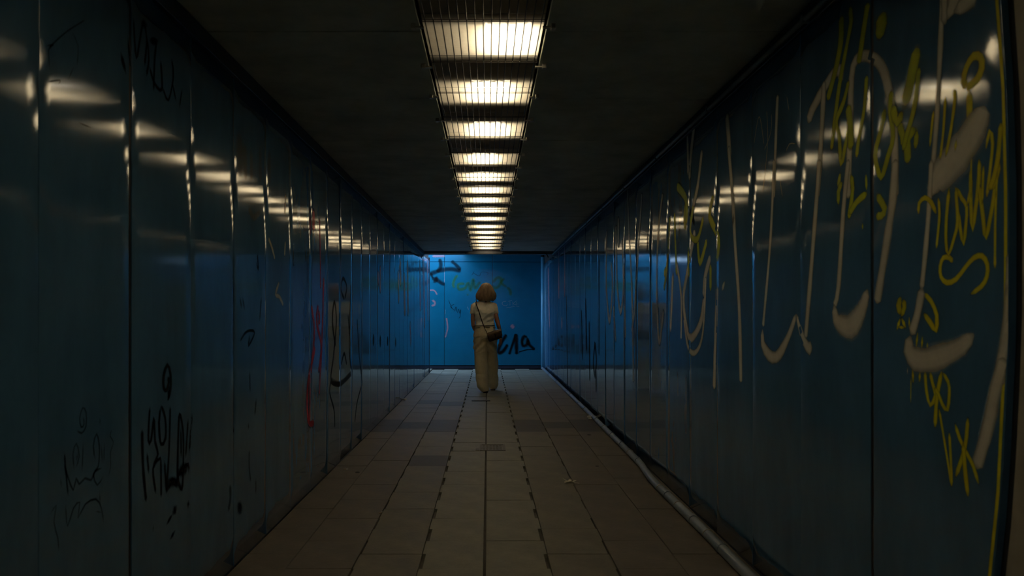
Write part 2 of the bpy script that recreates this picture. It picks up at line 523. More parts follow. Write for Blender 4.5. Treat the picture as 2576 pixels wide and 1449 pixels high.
for i in range(12):
    for j in range(4):
        bx(bm, -1.23 - (i + 1) * 0.3145, -1.236 - i * 0.3145, Y_LEND + 0.01 + j * 0.31, Y_LEND + 0.315 + j * 0.31, -0.03, 0.0)
o = obj('passage_paving', bm, M_SLAB, FLOOR); o['kind'] = 'stuff'

# ------------------------------------------------------------------ lamps in the channel
LAMPS = [(-0.55, 0.0, .26), (0.25, 0.02, .26), (1.05, -0.04, .26), (1.75, 0.0, .26), (2.46, 0.03, .26), (3.33, 0.115, .30), (4.11, 0.035, .30), (4.95, 0.025, .30), (5.86, -0.01, .26), (6.62, -0.02, .32), (7.30, 0.0, .30),
         (7.96, -0.01, .28), (8.70, 0.0, .30), (9.5, 0.0, .28), (10.3, 0.0, .28), (11.05, 0.0, .28), (11.75, 0.0, .28), (12.4, 0.0, .28), (13.05, 0.0, .28), (13.62, 0.0, .28)]
ORD = ['first', 'second', 'third', 'fourth', 'fifth', 'sixth', 'seventh', 'eighth', 'ninth', 'tenth', 'eleventh', 'twelfth', 'thirteenth', 'fourteenth', 'fifteenth', 'sixteenth', 'seventeenth', 'eighteenth', 'nineteenth', 'twentieth',
       'twenty-first', 'twenty-second', 'twenty-third', 'twenty-fourth', 'twenty-fifth', 'twenty-sixth', 'twenty-seventh', 'twenty-eighth']
def lamp(i, y, dx, ln, half):
    t = empty('fluorescent_lamp', (cx0, y, HC + 0.23))
    n = i - 5
    if n >= 0: lab = 'warm white fluorescent lamp behind the ceiling diffusers, %s in view from the front' % ORD[n]
    else: lab = 'fluorescent lamp in the ceiling channel overhead, %s before the first in view' % ORD[4 - i]
    tag(t, lab, 'lamp', 'fluorescent lamps along the ceiling channel')
    bm = bmesh.new()
    w = 0.245; t_ = 0.004; top = -0.005; bot = -0.188
    bx(bm, -w, w, -half, half, top - t_, top)
    for s in (-1, 1):
        bx(bm, s * w - t_ / 2, s * w + t_ / 2, -half, half, bot, top - t_)
        bx(bm, -w, w, s * half - t_ / 2, s * half + t_ / 2, bot, top - t_)
    obj('reflector', bm, M_REFL, t)
    for k in range(3):
        yy = (k - 1) * half * 0.56
        b = bmesh.new()
        tube(b, [(dx - ln / 2, yy, -0.122), (dx - ln / 2 + 0.006, yy, -0.122), (dx + ln / 2 - 0.006, yy, -0.122), (dx + ln / 2, yy, -0.122)], [0.012, 0.021, 0.021, 0.012], n=10)
        o = obj('tube', b, M_TUBE, t, smooth=True)
    for s in (-1, 1):
        xs = dx + s * (ln / 2 + 0.012)
        obj('lamp_holder', box(xs - 0.011, xs + 0.011, -half * 0.8, half * 0.8, -0.13, -0.009, 0.002), M_CHAN, t)
for i, (y, dx, ln) in enumerate(LAMPS):
    prev = LAMPS[i - 1][0] if i else y - 0.8
    nxt = LAMPS[i + 1][0] if i + 1 < len(LAMPS) else y + 0.8
    half = min(0.175, 0.40 * min(y - prev, nxt - y))
    lamp(i, y, dx, ln * 0.72, half)

# --- covers: ribbed sheet with a wire grille under it
CL = 0.4905
def make_cover():
    t = empty('light_cover', (0, 0, 0))
    bm = bmesh.new()
    a = chw - 0.006; l = CL - 0.004
    v = [[bm.verts.new((x, y, z)) for (x, z) in ((-a, 0.034), (-a, 0.026), (a, 0.026), (a, 0.034))] for y in (0.002, l)]
    for i in range(3): bm.faces.new((v[0][i], v[0][i + 1], v[1][i + 1], v[1][i]))
    obj('diffuser', bm, M_DIFF, t)
    bm = bmesh.new()
    for k in range(15):
        x = -a + 2 * a * (k + 0.5) / 15
        tube(bm, [(x, 0.004, -0.001), (x, l - 0.002, -0.001)], 0.0027, n=5)
    for yy in (0.008, l - 0.008):
        tube(bm, [(-a, yy, -0.004), (a, yy, -0.004)], 0.0016, n=5)
    obj('grille', bm, M_WIRE, t)
    for s in (-1, 1):
        bm = bmesh.new()
        bx(bm, s * (chw + 0.012) - 0.028, s * (chw + 0.012) + 0.028, 0.035, 0.052, -0.018, -0.010, 0.002)
        bx(bm, s * (chw + 0.028) - 0.010, s * (chw + 0.028) + 0.010, 0.03, 0.057, -0.022, -0.0005, 0.002)
        obj('clip', bm, M_CLIP, t)
    return t
cov = make_cover()
first = True
y = 3.03 - 7 * CL; i = 0
while y + CL < 14.0:
    t = cov if first else copy_tree(cov)
    first = False
    t.location = (cx0, y, HC)
    n = i - 6
    if n >= 0: lab = 'ribbed plastic light cover with wire grille, %s in view along the ceiling' % ORD[n]
    else: lab = 'ribbed plastic light cover with wire grille overhead, %s before the first in view' % ORD[5 - i]
    tag(t, lab, 'light cover', 'light covers along the ceiling channel')
    y += CL; i += 1
COVER_END = y

# ------------------------------------------------------------------ pipe on the floor, conduits, cables
pp = [(1.178, 1.2), (1.178, 3.4), (1.178, 4.2), (1.174, 4.75), (1.172, 5.10), (1.178, 5.38), (1.197, 5.65), (1.212, 5.93), (1.216, 6.8), (1.219, 8.3), (1.222, 9.8), (1.222, 12), (1.222, 16.4)]
t = empty('floor_pipe', (1.178, 3.4, 0.0))
tag(t, 'grey plastic pipe with couplings lying along the foot of the right wall', 'pipe')
def loc_of(t, p): return Vector(p) - t.location
pc = [(x, y, 0.0275) for (x, y) in spline(pp, 0.08)]
obj('pipe', tube(bmesh.new(), [loc_of(t, p) for p in pc], 0.026, n=16), M_PIPE, t, smooth=True)
def pipe_x(y):
    for (x0, y0, _), (x1, y1, _) in zip(pc[:-1], pc[1:]):
        if y0 <= y <= y1: return x0 + (x1 - x0) * (y - y0) / (y1 - y0 + 1e-9)
    return pc[-1][0]
for yy in (2.6, 3.70, 4.22, 4.80, 5.93, 6.68, 7.2, 8.25, 9.8, 11.3, 13.0, 14.6):
    x = pipe_x(yy); x2 = pipe_x(yy + 0.05)
    obj('coupling', tube(bmesh.new(), [loc_of(t, (x, yy - 0.001, 0.0295)), loc_of(t, (x, yy, 0.0295)), loc_of(t, (x2, yy + 0.05, 0.0295)), loc_of(t, (x2, yy + 0.051, 0.0295))], [0.026, 0.0292, 0.0292, 0.026], n=16), M_PIPE, t)
for yy in (3.95, 4.55, 5.0, 6.3, 7.7, 9.2, 10.8):
    x = pipe_x(yy)
    bm = bmesh.new()
    tube(bm, [loc_of(t, (x + 0.0285 * math.cos(a), yy, 0.0275 + 0.0285 * math.sin(a))) for a in [PI * k / 8 for k in range(9)]] , 0.0035, n=6)
    obj('pipe_clip', bm, M_CLIP, t)

t = empty('ceiling_conduit', (WR - 0.03, 1.0, HC))
tag(t, 'thin blue grey conduit running under the ceiling along the right wall', 'conduit')
obj('conduit', tube(bmesh.new(), [(0, 0, -0.065), (0, 4.0, -0.066), (0.001, 8, -0.064), (0, 12.9, -0.065)], 0.0115, n=10), M_PIPE, t, smooth=True)
for k in range(10):
    yy = 0.6 + k * 1.25
    obj('conduit_clip', box(-0.014, 0.018, yy, yy + 0.02, -0.08, -0.05, 0.002), M_PIPE, t)

t = empty('wall_cable', (WR, YB, 0))
tag(t, 'black cable looping along the beam and down the far right corner', 'cable')
def cp(px, py, yy): return Vector(((px - VX) / F * yy - WR, yy - YB, CH - (py - VY) / F * yy))
obj('beam_cable', tube(bmesh.new(), [Vector(q) for q in spline([tuple(cp(px, py, 13.975)) for px, py in ((1262, 637), (1290, 635), (1320, 636), (1345, 633.5), (1368, 634.5), (1376, 641), (1379, 648))], 0.03)], 0.011, n=7), M_CABLE, t, smooth=True)
obj('drop_cable', tube(bmesh.new(), [(-0.035, -0.03, 2.6), (-0.033, -0.026, 2.35), (-0.036, -0.026, 1.4), (-0.034, -0.026, 1.25)], 0.014, n=7), M_CABLE, t, smooth=True)
for zz, h in ((2.33, .10), (2.05, .06), (1.80, .10), (1.45, .14)):
    obj('cable_box', box(-0.052, -0.012, -0.045, -0.006, zz, zz + h, 0.004), M_CABLE, t)

# ------------------------------------------------------------------ cover plates and litter on the floor
def floor_thing(name, px, py, label, cat, group=None, dz=0.0):
    x, y = on_floor(px, py)
    return tag(empty(name, (x, y, dz)), label, cat, group)
t = floor_thing('drain_cover', 1239, 1126, 'small square metal cover set in the floor at the centre joint', 'cover')
bm = bmesh.new()
for s in (-1, 1):
    bx(bm, s * 0.106 - 0.009, s * 0.106 + 0.009, -0.155, 0.155, -0.02, 0.0045, 0.002)
    bx(bm, -0.097, 0.097, s * 0.146 - 0.009, s * 0.146 + 0.009, -0.02, 0.0045, 0.002)
obj('frame', bm, M_IRON, t)
bm = box(-0.095, 0.095, -0.136, 0.136, -0.02, 0.001, 0.001)
for i in range(6):
    for j in range(9):
        bx(bm, -0.088 + i * 0.030, -0.068 + i * 0.030, -0.128 + j * 0.0287, -0.110 + j * 0.0287, 0.001, 0.003)
obj('plate', bm, M_IRON, t)
bm = box(-0.15, -0.118, -0.13, -0.02, -0.02, 0.003, 0.001)
obj('edge_patch', bm, M_IRON, t)
t = floor_thing('floor_plate', 1210, 1008, 'thin dark plate lying flat on the paving just behind the walker', 'plate')
obj('plate', box(-0.13, 0.13, -0.06, 0.06, -0.004, 0.006, 0.002), M_IRON, t)
obj('lip', box(-0.13, 0.13, -0.066, -0.058, -0.004, 0.009, 0.001), M_CABLE, t)

def leaf(px, py, label, s=1.0, seed=1):
    t = floor_thing('dry_leaf', px, py, label, 'leaf')
    r = random.Random(seed)
    bm = bmesh.new()
    pts = []
    n = 20
    for k in range(n):
        a = 2 * PI * k / n
        rr = (0.075 if k % 4 == 0 else 0.05 if k % 4 in (1, 3) else 0.028) * r.uniform(0.8, 1.15) * s
        pts.append((rr * math.cos(a), rr * math.sin(a) * 1.1, 0.006 + r.uniform(0, 0.022) * (rr / 0.06)))
    c = bm.verts.new((0, 0, 0.006)); vs = [bm.verts.new(p) for p in pts]
    for k in range(n): bm.faces.new((c, vs[k], vs[(k + 1) % n]))
    bmesh.ops.solidify(bm, geom=bm.faces[:], thickness=0.0015)
    obj('blade', bm, M_LEAF, t)
    obj('stalk', tube(bmesh.new(), [(0, 0, 0.008), (0.04 * s, -0.03 * s, 0.006), (0.085 * s, -0.05 * s, 0.004)], 0.0016, n=5), M_LEAF, t)
leaf(1433, 1214, 'pale dry leaf lying on the paving right of the centre joint', 0.75, 3)
def scrap(px, py, label, s=1.0, seed=1):
    x, y = on_floor(px, py)
    bm = bmesh.new()
    bmesh.ops.create_icosphere(bm, subdivisions=2, radius=0.03 * s)
    for v in bm.verts:
        n = noise.noise(v.co * 60 + Vector((seed * 7, 0, 0)))
        v.co *= 1 + 0.7 * n
        v.co.x *= 1.6; v.co.z = v.co.z * 0.6
    mz = min(v.co.z for v in bm.verts)
    for v in bm.verts: v.co.z -= mz
    o = obj('paper_scrap', bm, M_PAPER, loc=(x, y, 0.0))
    tag(o, label, 'litter')
scrap(1490, 1055, 'crumpled white paper scrap lying against the floor pipe', 1.3, 2)
scrap(1017, 1007, 'small crumpled paper scrap near the foot of the left wall', 0.7, 4)
def butt(px, py, a, label):
    x, y = on_floor(px, py)
    t = tag(empty('cigarette_butt', (x, y, 0), a), label, 'cigarette butt', 'cigarette butts on the paving')
    obj('filter', tube(bmesh.new(), [(-0.014, 0, 0.005), (0.008, 0, 0.005)], 0.0045, n=8), M_BUTT, t)
    obj('paper_end', tube(bmesh.new(), [(0.008, 0, 0.005), (0.022, 0.001, 0.0045)], 0.0044, n=8), M_PAPER, t)
butt(868, 1182, 0.3, 'cigarette butt near the left wall beside a dark gum spot')
butt(957, 1292, 1.1, 'cigarette butt lying alone in the left foreground paving')
def gum(px, py, s, label):
    x, y = on_floor(px, py)
    bm = bmesh.new()
    bmesh.ops.create_uvsphere(bm, u_segments=10, v_segments=6, radius=1)
    for v in bm.verts:
        k = 1 + 0.25 * noise.noise(v.co * 2 + Vector((px, 0, 0)))
        v.co = Vector((v.co.x * 0.022 * s * k, v.co.y * 0.022 * s * k, max(v.co.z, 0) * 0.006 - 0.001))
    tag(obj('gum_spot', bm, M_DARKBIT, loc=(x, y, 0)), label, 'gum spot', 'dark gum spots on the paving')
gum(899, 1188, 0.8, 'dark gum spot beside the cigarette butt near the left wall')
gum(697, 1309, 0.9, 'dark gum spot at the foot of the left wall in the foreground')
gum(1482, 1094, 1.0, 'dark gum spot near the floor pipe below the paper scrap')
gum(1502, 1173, 0.8, 'dark gum spot on the right paving above the dry leaf')
# short dark crack
x, y = on_floor(1388, 1037)
bm = bmesh.new()
pr = None
for k in range(9):
    xa = -0.11 + k * 0.0275; w = 0.014 * (1 - abs(k - 4) / 5.5)
    yo = 0.015 * noise.noise(Vector((k * 1.7, 3, 0)))
    row = [bm.verts.new((xa, yo - w, 0.0012)), bm.verts.new((xa, yo + w, 0.0012))]
    if pr: bm.faces.new((pr[0], row[0], row[1], pr[1]))
    pr = row
o = obj('floor_crack', bm, M_DARKBIT, FLOOR, loc=(x, y, 0.0)); o['label'] = 'short dark crack across the paving right of the walker'

# ------------------------------------------------------------------ the walker, seen from behind
M_SKIN = mat('skin', (0.40, 0.22, 0.15), rough=0.55, var=0.08, scale=12)
M_HAIR = mat('blond_hair', (0.27, 0.185, 0.115), rough=0.5, spec=0.4, var=0.45, scale=30, stretch=(1, 1, 0.12))
M_SHIRT = mat('cream_cotton', (0.86, 0.80, 0.66), rough=0.85, spec=0.2, var=0.05, scale=20)
M_TROUS = mat('beige_linen', (0.62, 0.53, 0.36), rough=0.85, spec=0.2, var=0.08, scale=40, stretch=(1, 1, 0.3))
M_SHOE = mat('dark_shoe', (0.05, 0.04, 0.035), rough=0.6)
M_BAG = mat('brown_leather', (0.20, 0.12, 0.065), rough=0.42, var=0.3, scale=15, bump=0.15, bscale=60)
M_BAGD = mat('dark_leather', (0.03, 0.014, 0.010), rough=0.45, var=0.3, scale=15)
M_BRASS = mat('brass', (0.5, 0.36, 0.14), rough=0.35, metal=1.0)
M_EYE = mat('eye', (0.6, 0.6, 0.58), rough=0.2)

def fused(name, parts, m, parent, voxel, smooth_it=6, shape=None):
    """fuse overlapping closed lofts into one continuous skin"""
    bm = bmesh.new()
    for f in parts: f(bm)
    bmesh.ops.recalc_face_normals(bm, faces=bm.faces)
    me = bpy.data.meshes.new(name + '_tmp'); bm.to_mesh(me); bm.free()
    o = bpy.data.objects.new(name + '_tmp', me); C.objects.link(o)
    r = o.modifiers.new('r', 'REMESH'); r.mode = 'VOXEL'; r.voxel_size = voxel
    if smooth_it:
        s = o.modifiers.new('s', 'SMOOTH'); s.factor = 0.5; s.iterations = smooth_it
    dg = bpy.context.evaluated_depsgraph_get()
    ev = bpy.data.meshes.new_from_object(o.evaluated_get(dg))
    bpy.data.objects.remove(o); bpy.data.meshes.remove(me)
    ev.name = name
    if shape:
        nrm = [v.normal.copy() for v in ev.vertices]
        for v, n in zip(ev.vertices, nrm): v.co += n * shape(v.co)
    return obj(name, ev, m, parent, smooth=True)

PER = empty('person', (-0.0277, 11.62, 0.0))
tag(PER, 'person seen from behind walking away in a cream t-shirt and wide beige trousers', 'person')
def loft(secs, n=24, p=2.0):
    return lambda bm: rings(bm, [ell(*s, n=n, p=p) for s in secs])
def limb(pts, rad, n=14): return lambda bm: tube(bm, pts, rad, n=n)
def ball(c, r, sc=(1, 1, 1)):
    def f(bm):
        q = bmesh.ops.create_uvsphere(bm, u_segments=16, v_segments=10, radius=r)
        for v in q['verts']: v.co = Vector((v.co.x * sc[0] + c[0], v.co.y * sc[1] + c[1], v.co.z * sc[2] + c[2]))
    return f
HX = 0.004
LF, RF = (-0.005, -0.17), (0.112, 0.23)      # feet: left trails, right leads
body = [
    loft([(HX, .01, 1.475, .03, .045), (HX, .012, 1.50, .052, .075), (HX, .005, 1.55, .070, .092), (HX, .0, 1.60, .076, .098), (HX, -.002, 1.645, .074, .095), (HX, -.004, 1.675, .058, .075), (HX, -.004, 1.690, .025, .035)]),
    limb([(-.01, -.005, 1.36), (-.004, .0, 1.43), (HX, .008, 1.52)], [.062, .052, .05]),
    ball((HX, .103, 1.565), .014, (0.8, 1.2, 1.5)), ball((HX, .094, 1.525), .016, (1.3, .6, .5)),
    ball((HX - .077, .0, 1.565), .02, (.4, .9, 1.4)), ball((HX + .077, .0, 1.565), .02, (.4, .9, 1.4)),
    loft([(-.008, 0, .84, .15, .10), (-.01, 0, .95, .15, .105), (-.012, 0, 1.07, .125, .09), (-.016, 0, 1.2, .130, .095), (-.018, 0, 1.3, .150, .095), (-.02, 0, 1.37, .14, .07), (-.02, 0, 1.41, .07, .05)]),
    # arms
    limb([(-.165, 0, 1.355), (-.192, 0, 1.24), (-.200, .0, 1.14), (-.196, .015, 1.045), (-.178, .10, .985), (-.150, .185, .93)], [.045, .038, .035, .031, .029, .022]),
    limb([(.125, 0, 1.355), (.152, 0, 1.24), (.178, -.002, 1.13), (.204, .0, 1.035), (.225, .02, .95), (.238, .035, .862)], [.045, .039, .037, .032, .030, .022]),
    # legs inside the trousers
    limb([(-.09, 0, .86), (-.07, -.03, .47), (-.03, -.13, .10), (-.01, -.15, .05)], [.085, .055, .036, .034]),
    limb([(.085, 0, .86), (.095, .13, .47), (.112, .20, .10), (.112, .21, .05)], [.085, .055, .036, .034]),
]
# right hand, relaxed: palm, four unequal curled fingers and a thumb at its side
def hand(bm, wrist, d, side, fwd):
    wrist = Vector(wrist); d = Vector(d).normalized(); fwd = Vector(fwd); fwd = (fwd - d * fwd.dot(d)).normalized()
    inw = Vector(side)      # palm normal, towards the leg
    pc_ = [wrist - d * .02, wrist + d * .02, wrist + d * .055, wrist + d * .085]
    secs = []
    for i, (c, a, b) in enumerate(zip(pc_, (.022, .030, .040, .038), (.018, .016, .015, .012))):
        secs.append([c + fwd * math.cos(2 * PI * k / 14) * a + inw * math.sin(2 * PI * k / 14) * b for k in range(14)])
    rings(bm, secs)
    for j, (o, L) in enumerate(((.030, .072), (.010, .080), (-.011, .074), (-.031, .058))):
        b = wrist + d * .078 + fwd * o
        tube(bm, [b, b + d * L * .42 + inw * .006, b + d * L * .76 + inw * .020, b + d * L * .96 + inw * .036], [.0088, .0085, .0078, .0062], n=8)
    b = wrist + d * .028 + fwd * .026
    tube(bm, [b - fwd * .01, b + fwd * .022 + d * .022 + inw * .008, b + fwd * .030 + d * .050 + inw * .014, b + fwd * .030 + d * .072 + inw * .018], [.013, .0115, .010, .0075], n=8)
body.append(lambda bm: hand(bm, (.238, .036, .858), (.02, .02, -1), (-1, 0, 0), (0.55, 1, 0)))
body.append(lambda bm: hand(bm, (-.150, .187, .929), (.25, .6, -.75), (1, 0, 0), (0, .8, .6)))
fused('body', body, M_SKIN, PER, 0.0052, 3)
for s in (-1, 1):
    e = obj('eye', (lambda b: (ball((HX + s * .032, .088, 1.588), .011)(b), b)[1])(bmesh.new()), M_EYE, PER, smooth=True)

# t-shirt
def shirt_folds(co):
    z = co.z
    w = noise.noise(Vector((co.x * 9, co.y * 6, z * 14 + co.x * 10))) * 0.011 + noise.noise(Vector((co.x * 22 + 5, co.y * 14, z * 34 - co.x * 20))) * 0.006
    # drag folds from shoulder blades down to the waist on the right
    w += 0.007 * math.sin(70 * (z - 0.55 * co.x)) * max(0, 1 - abs(z - 1.13) / 0.12) * max(0, min(1, co.x * 8 + .7))
    return w
shirt = [
    loft([(-.010, -.004, 1.030, .150, .122), (-.011, -.004, 1.06, .153, .121), (-.013, -.004, 1.10, .150, .115), (-.018, -.014, 1.17, .152, .122), (-.020, -.020, 1.235, .160, .126), (-.021, -.014, 1.285, .168, .118), (-.021, -.004, 1.33, .177, .103), (-.021, .004, 1.37, .176, .082), (-.020, .008, 1.398, .145, .064), (-.016, .006, 1.420, .095, .056), (-.008, .0, 1.440, .066, .057)], p=2.3),
    limb([(-.14, -.002, 1.372), (-.178, 0, 1.345), (-.194, 0, 1.285), (-.199, 0, 1.225)], [.045, .054, .050, .046]),
    limb([(.10, -.002, 1.372), (.136, 0, 1.345), (.153, 0, 1.285), (.160, 0, 1.225)], [.045, .054, .050, .046]),
]
SH = fused('t_shirt', shirt, M_SHIRT, PER, 0.0075, 4, shirt_folds)
obj('hem', rings(bmesh.new(), [ell(-.010, -.004, z, .1535 + a, .1255 + a, n=32, p=2.2) for z, a in ((1.040, -.004), (1.036, .0015), (1.050, .0025), (1.056, .0))], cap=False), M_SHIRT, SH, smooth=True)

# wide trousers
def trouser_folds(co):
    z = co.z
    w = noise.noise(Vector((co.x * 10, co.y * 8, z * 6))) * 0.013 + noise.noise(Vector((co.x * 26, co.y * 20, z * 16 + 3 * co.x))) * 0.006
    if 0.62 < z < 0.86: w += 0.007 * math.sin(60 * (z + 0.9 * abs(co.x))) * (1 if co.y < 0 else 0.3)
    if z < 0.3: w += 0.004 * math.sin(48 * z + 10 * co.x + 14 * co.y)
    return w
tr = [
    loft([(-.010, -.002, .80, .150, .12), (-.008, -.022, .84, .184, .138), (-.008, -.024, .88, .184, .142), (-.008, -.014, .95, .172, .130), (-.010, -.004, 1.01, .155, .116), (-.010, -.002, 1.055, .146, .108)], p=2.2),
    loft([(-.095, -.015, .87, .088, .125), (-.092, -.020, .76, .102, .128), (-.086, -.028, .66, .102, .120), (-.078, -.045, .55, .102, .120), (-.068, -.075, .415, .100, .120), (-.060, -.105, .30, .098, .120), (-.052, -.135, .18, .096, .118), (-.034, -.155, .09, .086, .114), (-.010, -.163, .040, .070, .105), (-.002, -.160, .022, .058, .10)], p=2.1),
    loft([(.083, -.010, .87, .090, .125), (.087, .012, .76, .092, .124), (.086, .045, .65, .085, .116), (.094, .085, .55, .092, .116), (.103, .130, .40, .094, .116), (.106, .165, .28, .094, .116), (.110, .195, .17, .090, .114), (.114, .215, .09, .078, .108), (.118, .220, .045, .058, .10), (.118, .220, .024, .054, .098)], p=2.1),
]
TR = fused('trousers', tr, M_TROUS, PER, 0.0085, 5, trouser_folds)
obj('waistband', rings(bmesh.new(), [ell(-.010, -.002, z, r, r * .76, n=32, p=2.2) for z, r in ((1.000, .156), (1.000, .1615), (1.038, .154), (1.038, .149))], cap=False), M_TROUS, TR, smooth=True)
for (sx, sgn) in ((-.09, 1), (.072, 1)):
    bm = bmesh.new()
    yb = -.158
    bx(bm, sx - .052, sx + .052, yb - .008, yb + .03, .865, .870, .001)
    obj('back_pocket', bm, M_TROUS, TR)

def shoe(cx, cy, z0, pitch):
    t = empty('shoe', (cx, cy, 0)); t.parent = PER
    def secs(k):
        out = []
        for (y, w, h) in ((-.105, .026, .045), (-.09, .033, .055), (-.03, .034, .058), (.05, .040, .045), (.10, .036, .032), (.128, .020, .020)):
            out.append([Vector((w * k * math.cos(a), y, z0 + .016 + max(0.0, h * math.sin(a)) )) for a in [2 * PI * i / 14 for i in range(14)]])
        return out
    sh = obj('shoe', rings(bmesh.new(), secs(1)), M_SHOE, PER, smooth=True); sh.location = (cx, cy, 0)
    sl = bmesh.new()
    rings(sl, [[Vector((1.08 * w * s_, y, z)) for (s_, z) in ((1, z0), (1, z0 + .018), (-1, z0 + .018), (-1, z0))] for (y, w) in ((-.108, .022), (-.09, .032), (-.03, .033), (.05, .040), (.10, .036), (.13, .02))])
    obj('sole', sl, M_SHOE, sh)
    bpy.data.objects.remove(t)
shoe(-.002, -.135, 0.0, 0)
shoe(.116, .245, 0.0, 0)

# hair: a full bob, base volume and separate locks
rh = random.Random(31)
def hair_mesh():
    bm = bmesh.new()
    prof = [(1.430, .100, .095), (1.450, .128, .105), (1.475, .142, .112), (1.505, .147, .116), (1.540, .140, .118), (1.580, .118, .117), (1.620, .099, .112), (1.655, .082, .100), (1.685, .062, .080), (1.702, .044, .055), (1.710, .015, .02)]
    secs = []
    n = 40
    for (z, rx, ry) in prof:
        ring = []
        for k in range(n):
            a = 2 * PI * k / n
            back = math.sin(a) < 0.45
            g = 1 + 0.05 * noise.noise(Vector((math.cos(a) * 5, math.sin(a) * 5, z * 6))) + 0.03 * noise.noise(Vector((math.cos(a) * 14, math.sin(a) * 14, z * 3)))
            yy = -0.012 + ry * math.sin(a) * g
            if math.sin(a) > 0.35 and z < 1.63: yy = min(yy, 0.052)
            ring.append(Vector((HX + .004 + rx * math.cos(a) * g * (1.0 if z > 1.47 else 1.0), yy, z + (0.012 * noise.noise(Vector((a * 3, 0, 2))) if z < 1.46 else 0))))
        secs.append(ring)
    rings(bm, secs)
    # locks
    for i in range(190):
        a = rh.uniform(-PI * 1.12, PI * 0.12)
        z0 = rh.uniform(1.60, 1.70); z1 = rh.uniform(1.412, 1.47)
        pts = []; 
        da = rh.uniform(-0.4, 0.4); bulge = rh.uniform(0.98, 1.09)
        for j in range(9):
            f = j / 8; z = z0 + (z1 - z0) * f
            for (pa, pb) in zip(prof[:-1], prof[1:]):
                if pa[0] <= z <= pb[0]:
                    u = (z - pa[0]) / (pb[0] - pa[0]); rx = pa[1] + (pb[1] - pa[1]) * u; ry = pa[2] + (pb[2] - pa[2]) * u; break
            else: rx, ry = prof[0][1], prof[0][2]
            aa = a + da * f + 0.05 * math.sin(f * 5 + i)
            k = bulge + 0.03 * math.sin(f * 7 + i * 2) + 0.05 * f * f * math.sin(i * 3.1)
            pts.append((HX + .004 + rx * k * math.cos(aa), -0.012 + ry * k * math.sin(aa), z))
        r0 = rh.uniform(.003, .0062)
        tube(bm, pts, [r0 * q for q in (.5, .9, 1, 1, 1, 1, .9, .7, .3)], n=5)
    for i in range(34):      # loose strands at the sides
        s = rh.choice((-1, 1))
        z0 = rh.uniform(1.50, 1.62); x0 = s * rh.uniform(.11, .14)
        tube(bm, [(HX + x0, rh.uniform(-.05, .03), z0), (HX + x0 * 1.1 + s * .008, -.02, z0 - .05), (HX + x0 * 1.08 + s * rh.uniform(0, .012), -.03, z0 - .11)], [.001, .0016, .0007], n=4)
    return bm
obj('hair', hair_mesh(), M_HAIR, PER, smooth=True)

# shoulder bag at the right hip
BAG = empty('shoulder_bag', (0.112, 11.62 - 0.205, 0.895))
tag(BAG, 'small brown leather crossbody bag hanging at the hip of the walker', 'bag')
BAG.rotation_euler = (math.radians(27), math.radians(-17), math.radians(10))
obj('pouch', box(-.108, .108, -.032, .036, -.082, .052, .012), M_BAGD, BAG)
bm = bmesh.new()
fp = [(.038, .040), (.034, .056), (.0, .064), (-.030, .058), (-.041, .040), (-.043, .0), (-.041, -.028)]
a = [bm.verts.new((-.112, y, z)) for y, z in fp]; b = [bm.verts.new((.112, y, z)) for y, z in fp]
for i in range(len(fp) - 1): bm.faces.new((a[i], b[i], b[i + 1], a[i + 1]))
bmesh.ops.solidify(bm, geom=bm.faces[:], thickness=0.005)
FLAP = obj('flap', bm, M_BAG, BAG)
obj('seam_ridge', box(-.008, .008, -.048, -.040, -.026, .045, .002), M_BAGD, FLAP)
for s in (-1, 1):
    obj('strap_ring', (lambda q: tube(q, [(s * .108 + .009 * math.cos(2 * PI * k / 12), 0.0, .062 + .012 * math.sin(2 * PI * k / 12)) for k in range(13)], .0024, n=6))(bmesh.new()), M_BRASS, BAG)
# strap runs over the left shoulder; points are given where it lies on the body
BM = Matrix.LocRotScale(BAG.location, BAG.rotation_euler, None)
def to_bag(p): return BM.inverted() @ (Vector(p) + PER.location)
ringL = Vector((-.108, 0, .074)); ringR = Vector((.108, 0, .074))
back = [(-.012, -.158, 1.00), (-.045, -.150, 1.08), (-.072, -.145, 1.16), (-.100, -.142, 1.25), (-.128, -.134, 1.33), (-.146, -.112, 1.378), (-.150, -.07, 1.408), (-.150, .0, 1.425), (-.140, .07, 1.405), (-.115, .115, 1.35), (-.05, .135, 1.22), (.05, .135, 1.10), (.120, .115, 1.03), (.158, .05, .995), (.166, -.06, .975)]
pts = [tuple(ringL)] + [tuple(to_bag(p)) for p in back] + [tuple(ringR)]
Q = [Vector(q) for q in spline(pts, 0.02)]
def strap():
    bm = bmesh.new(); pr = None
    axis = to_bag((-.01, 0, 1.2))
    for i, q in enumerate(Q):
        t = (Q[min(i + 1, len(Q) - 1)] - Q[max(0, i - 1)]).normalized()
        out = (q - axis); out = (out - t * out.dot(t)).normalized()
        s = t.cross(out).normalized()
        row = [bm.verts.new(q + s * a + out * b) for a, b in ((-.0075, 0), (.0075, 0), (.0075, .003), (-.0075, .003))]
        if pr:
            for k in range(4): bm.faces.new((pr[k], pr[(k + 1) % 4], row[(k + 1) % 4], row[k]))
        pr = row
    return bm
obj('strap', strap(), M_BAGD, BAG)

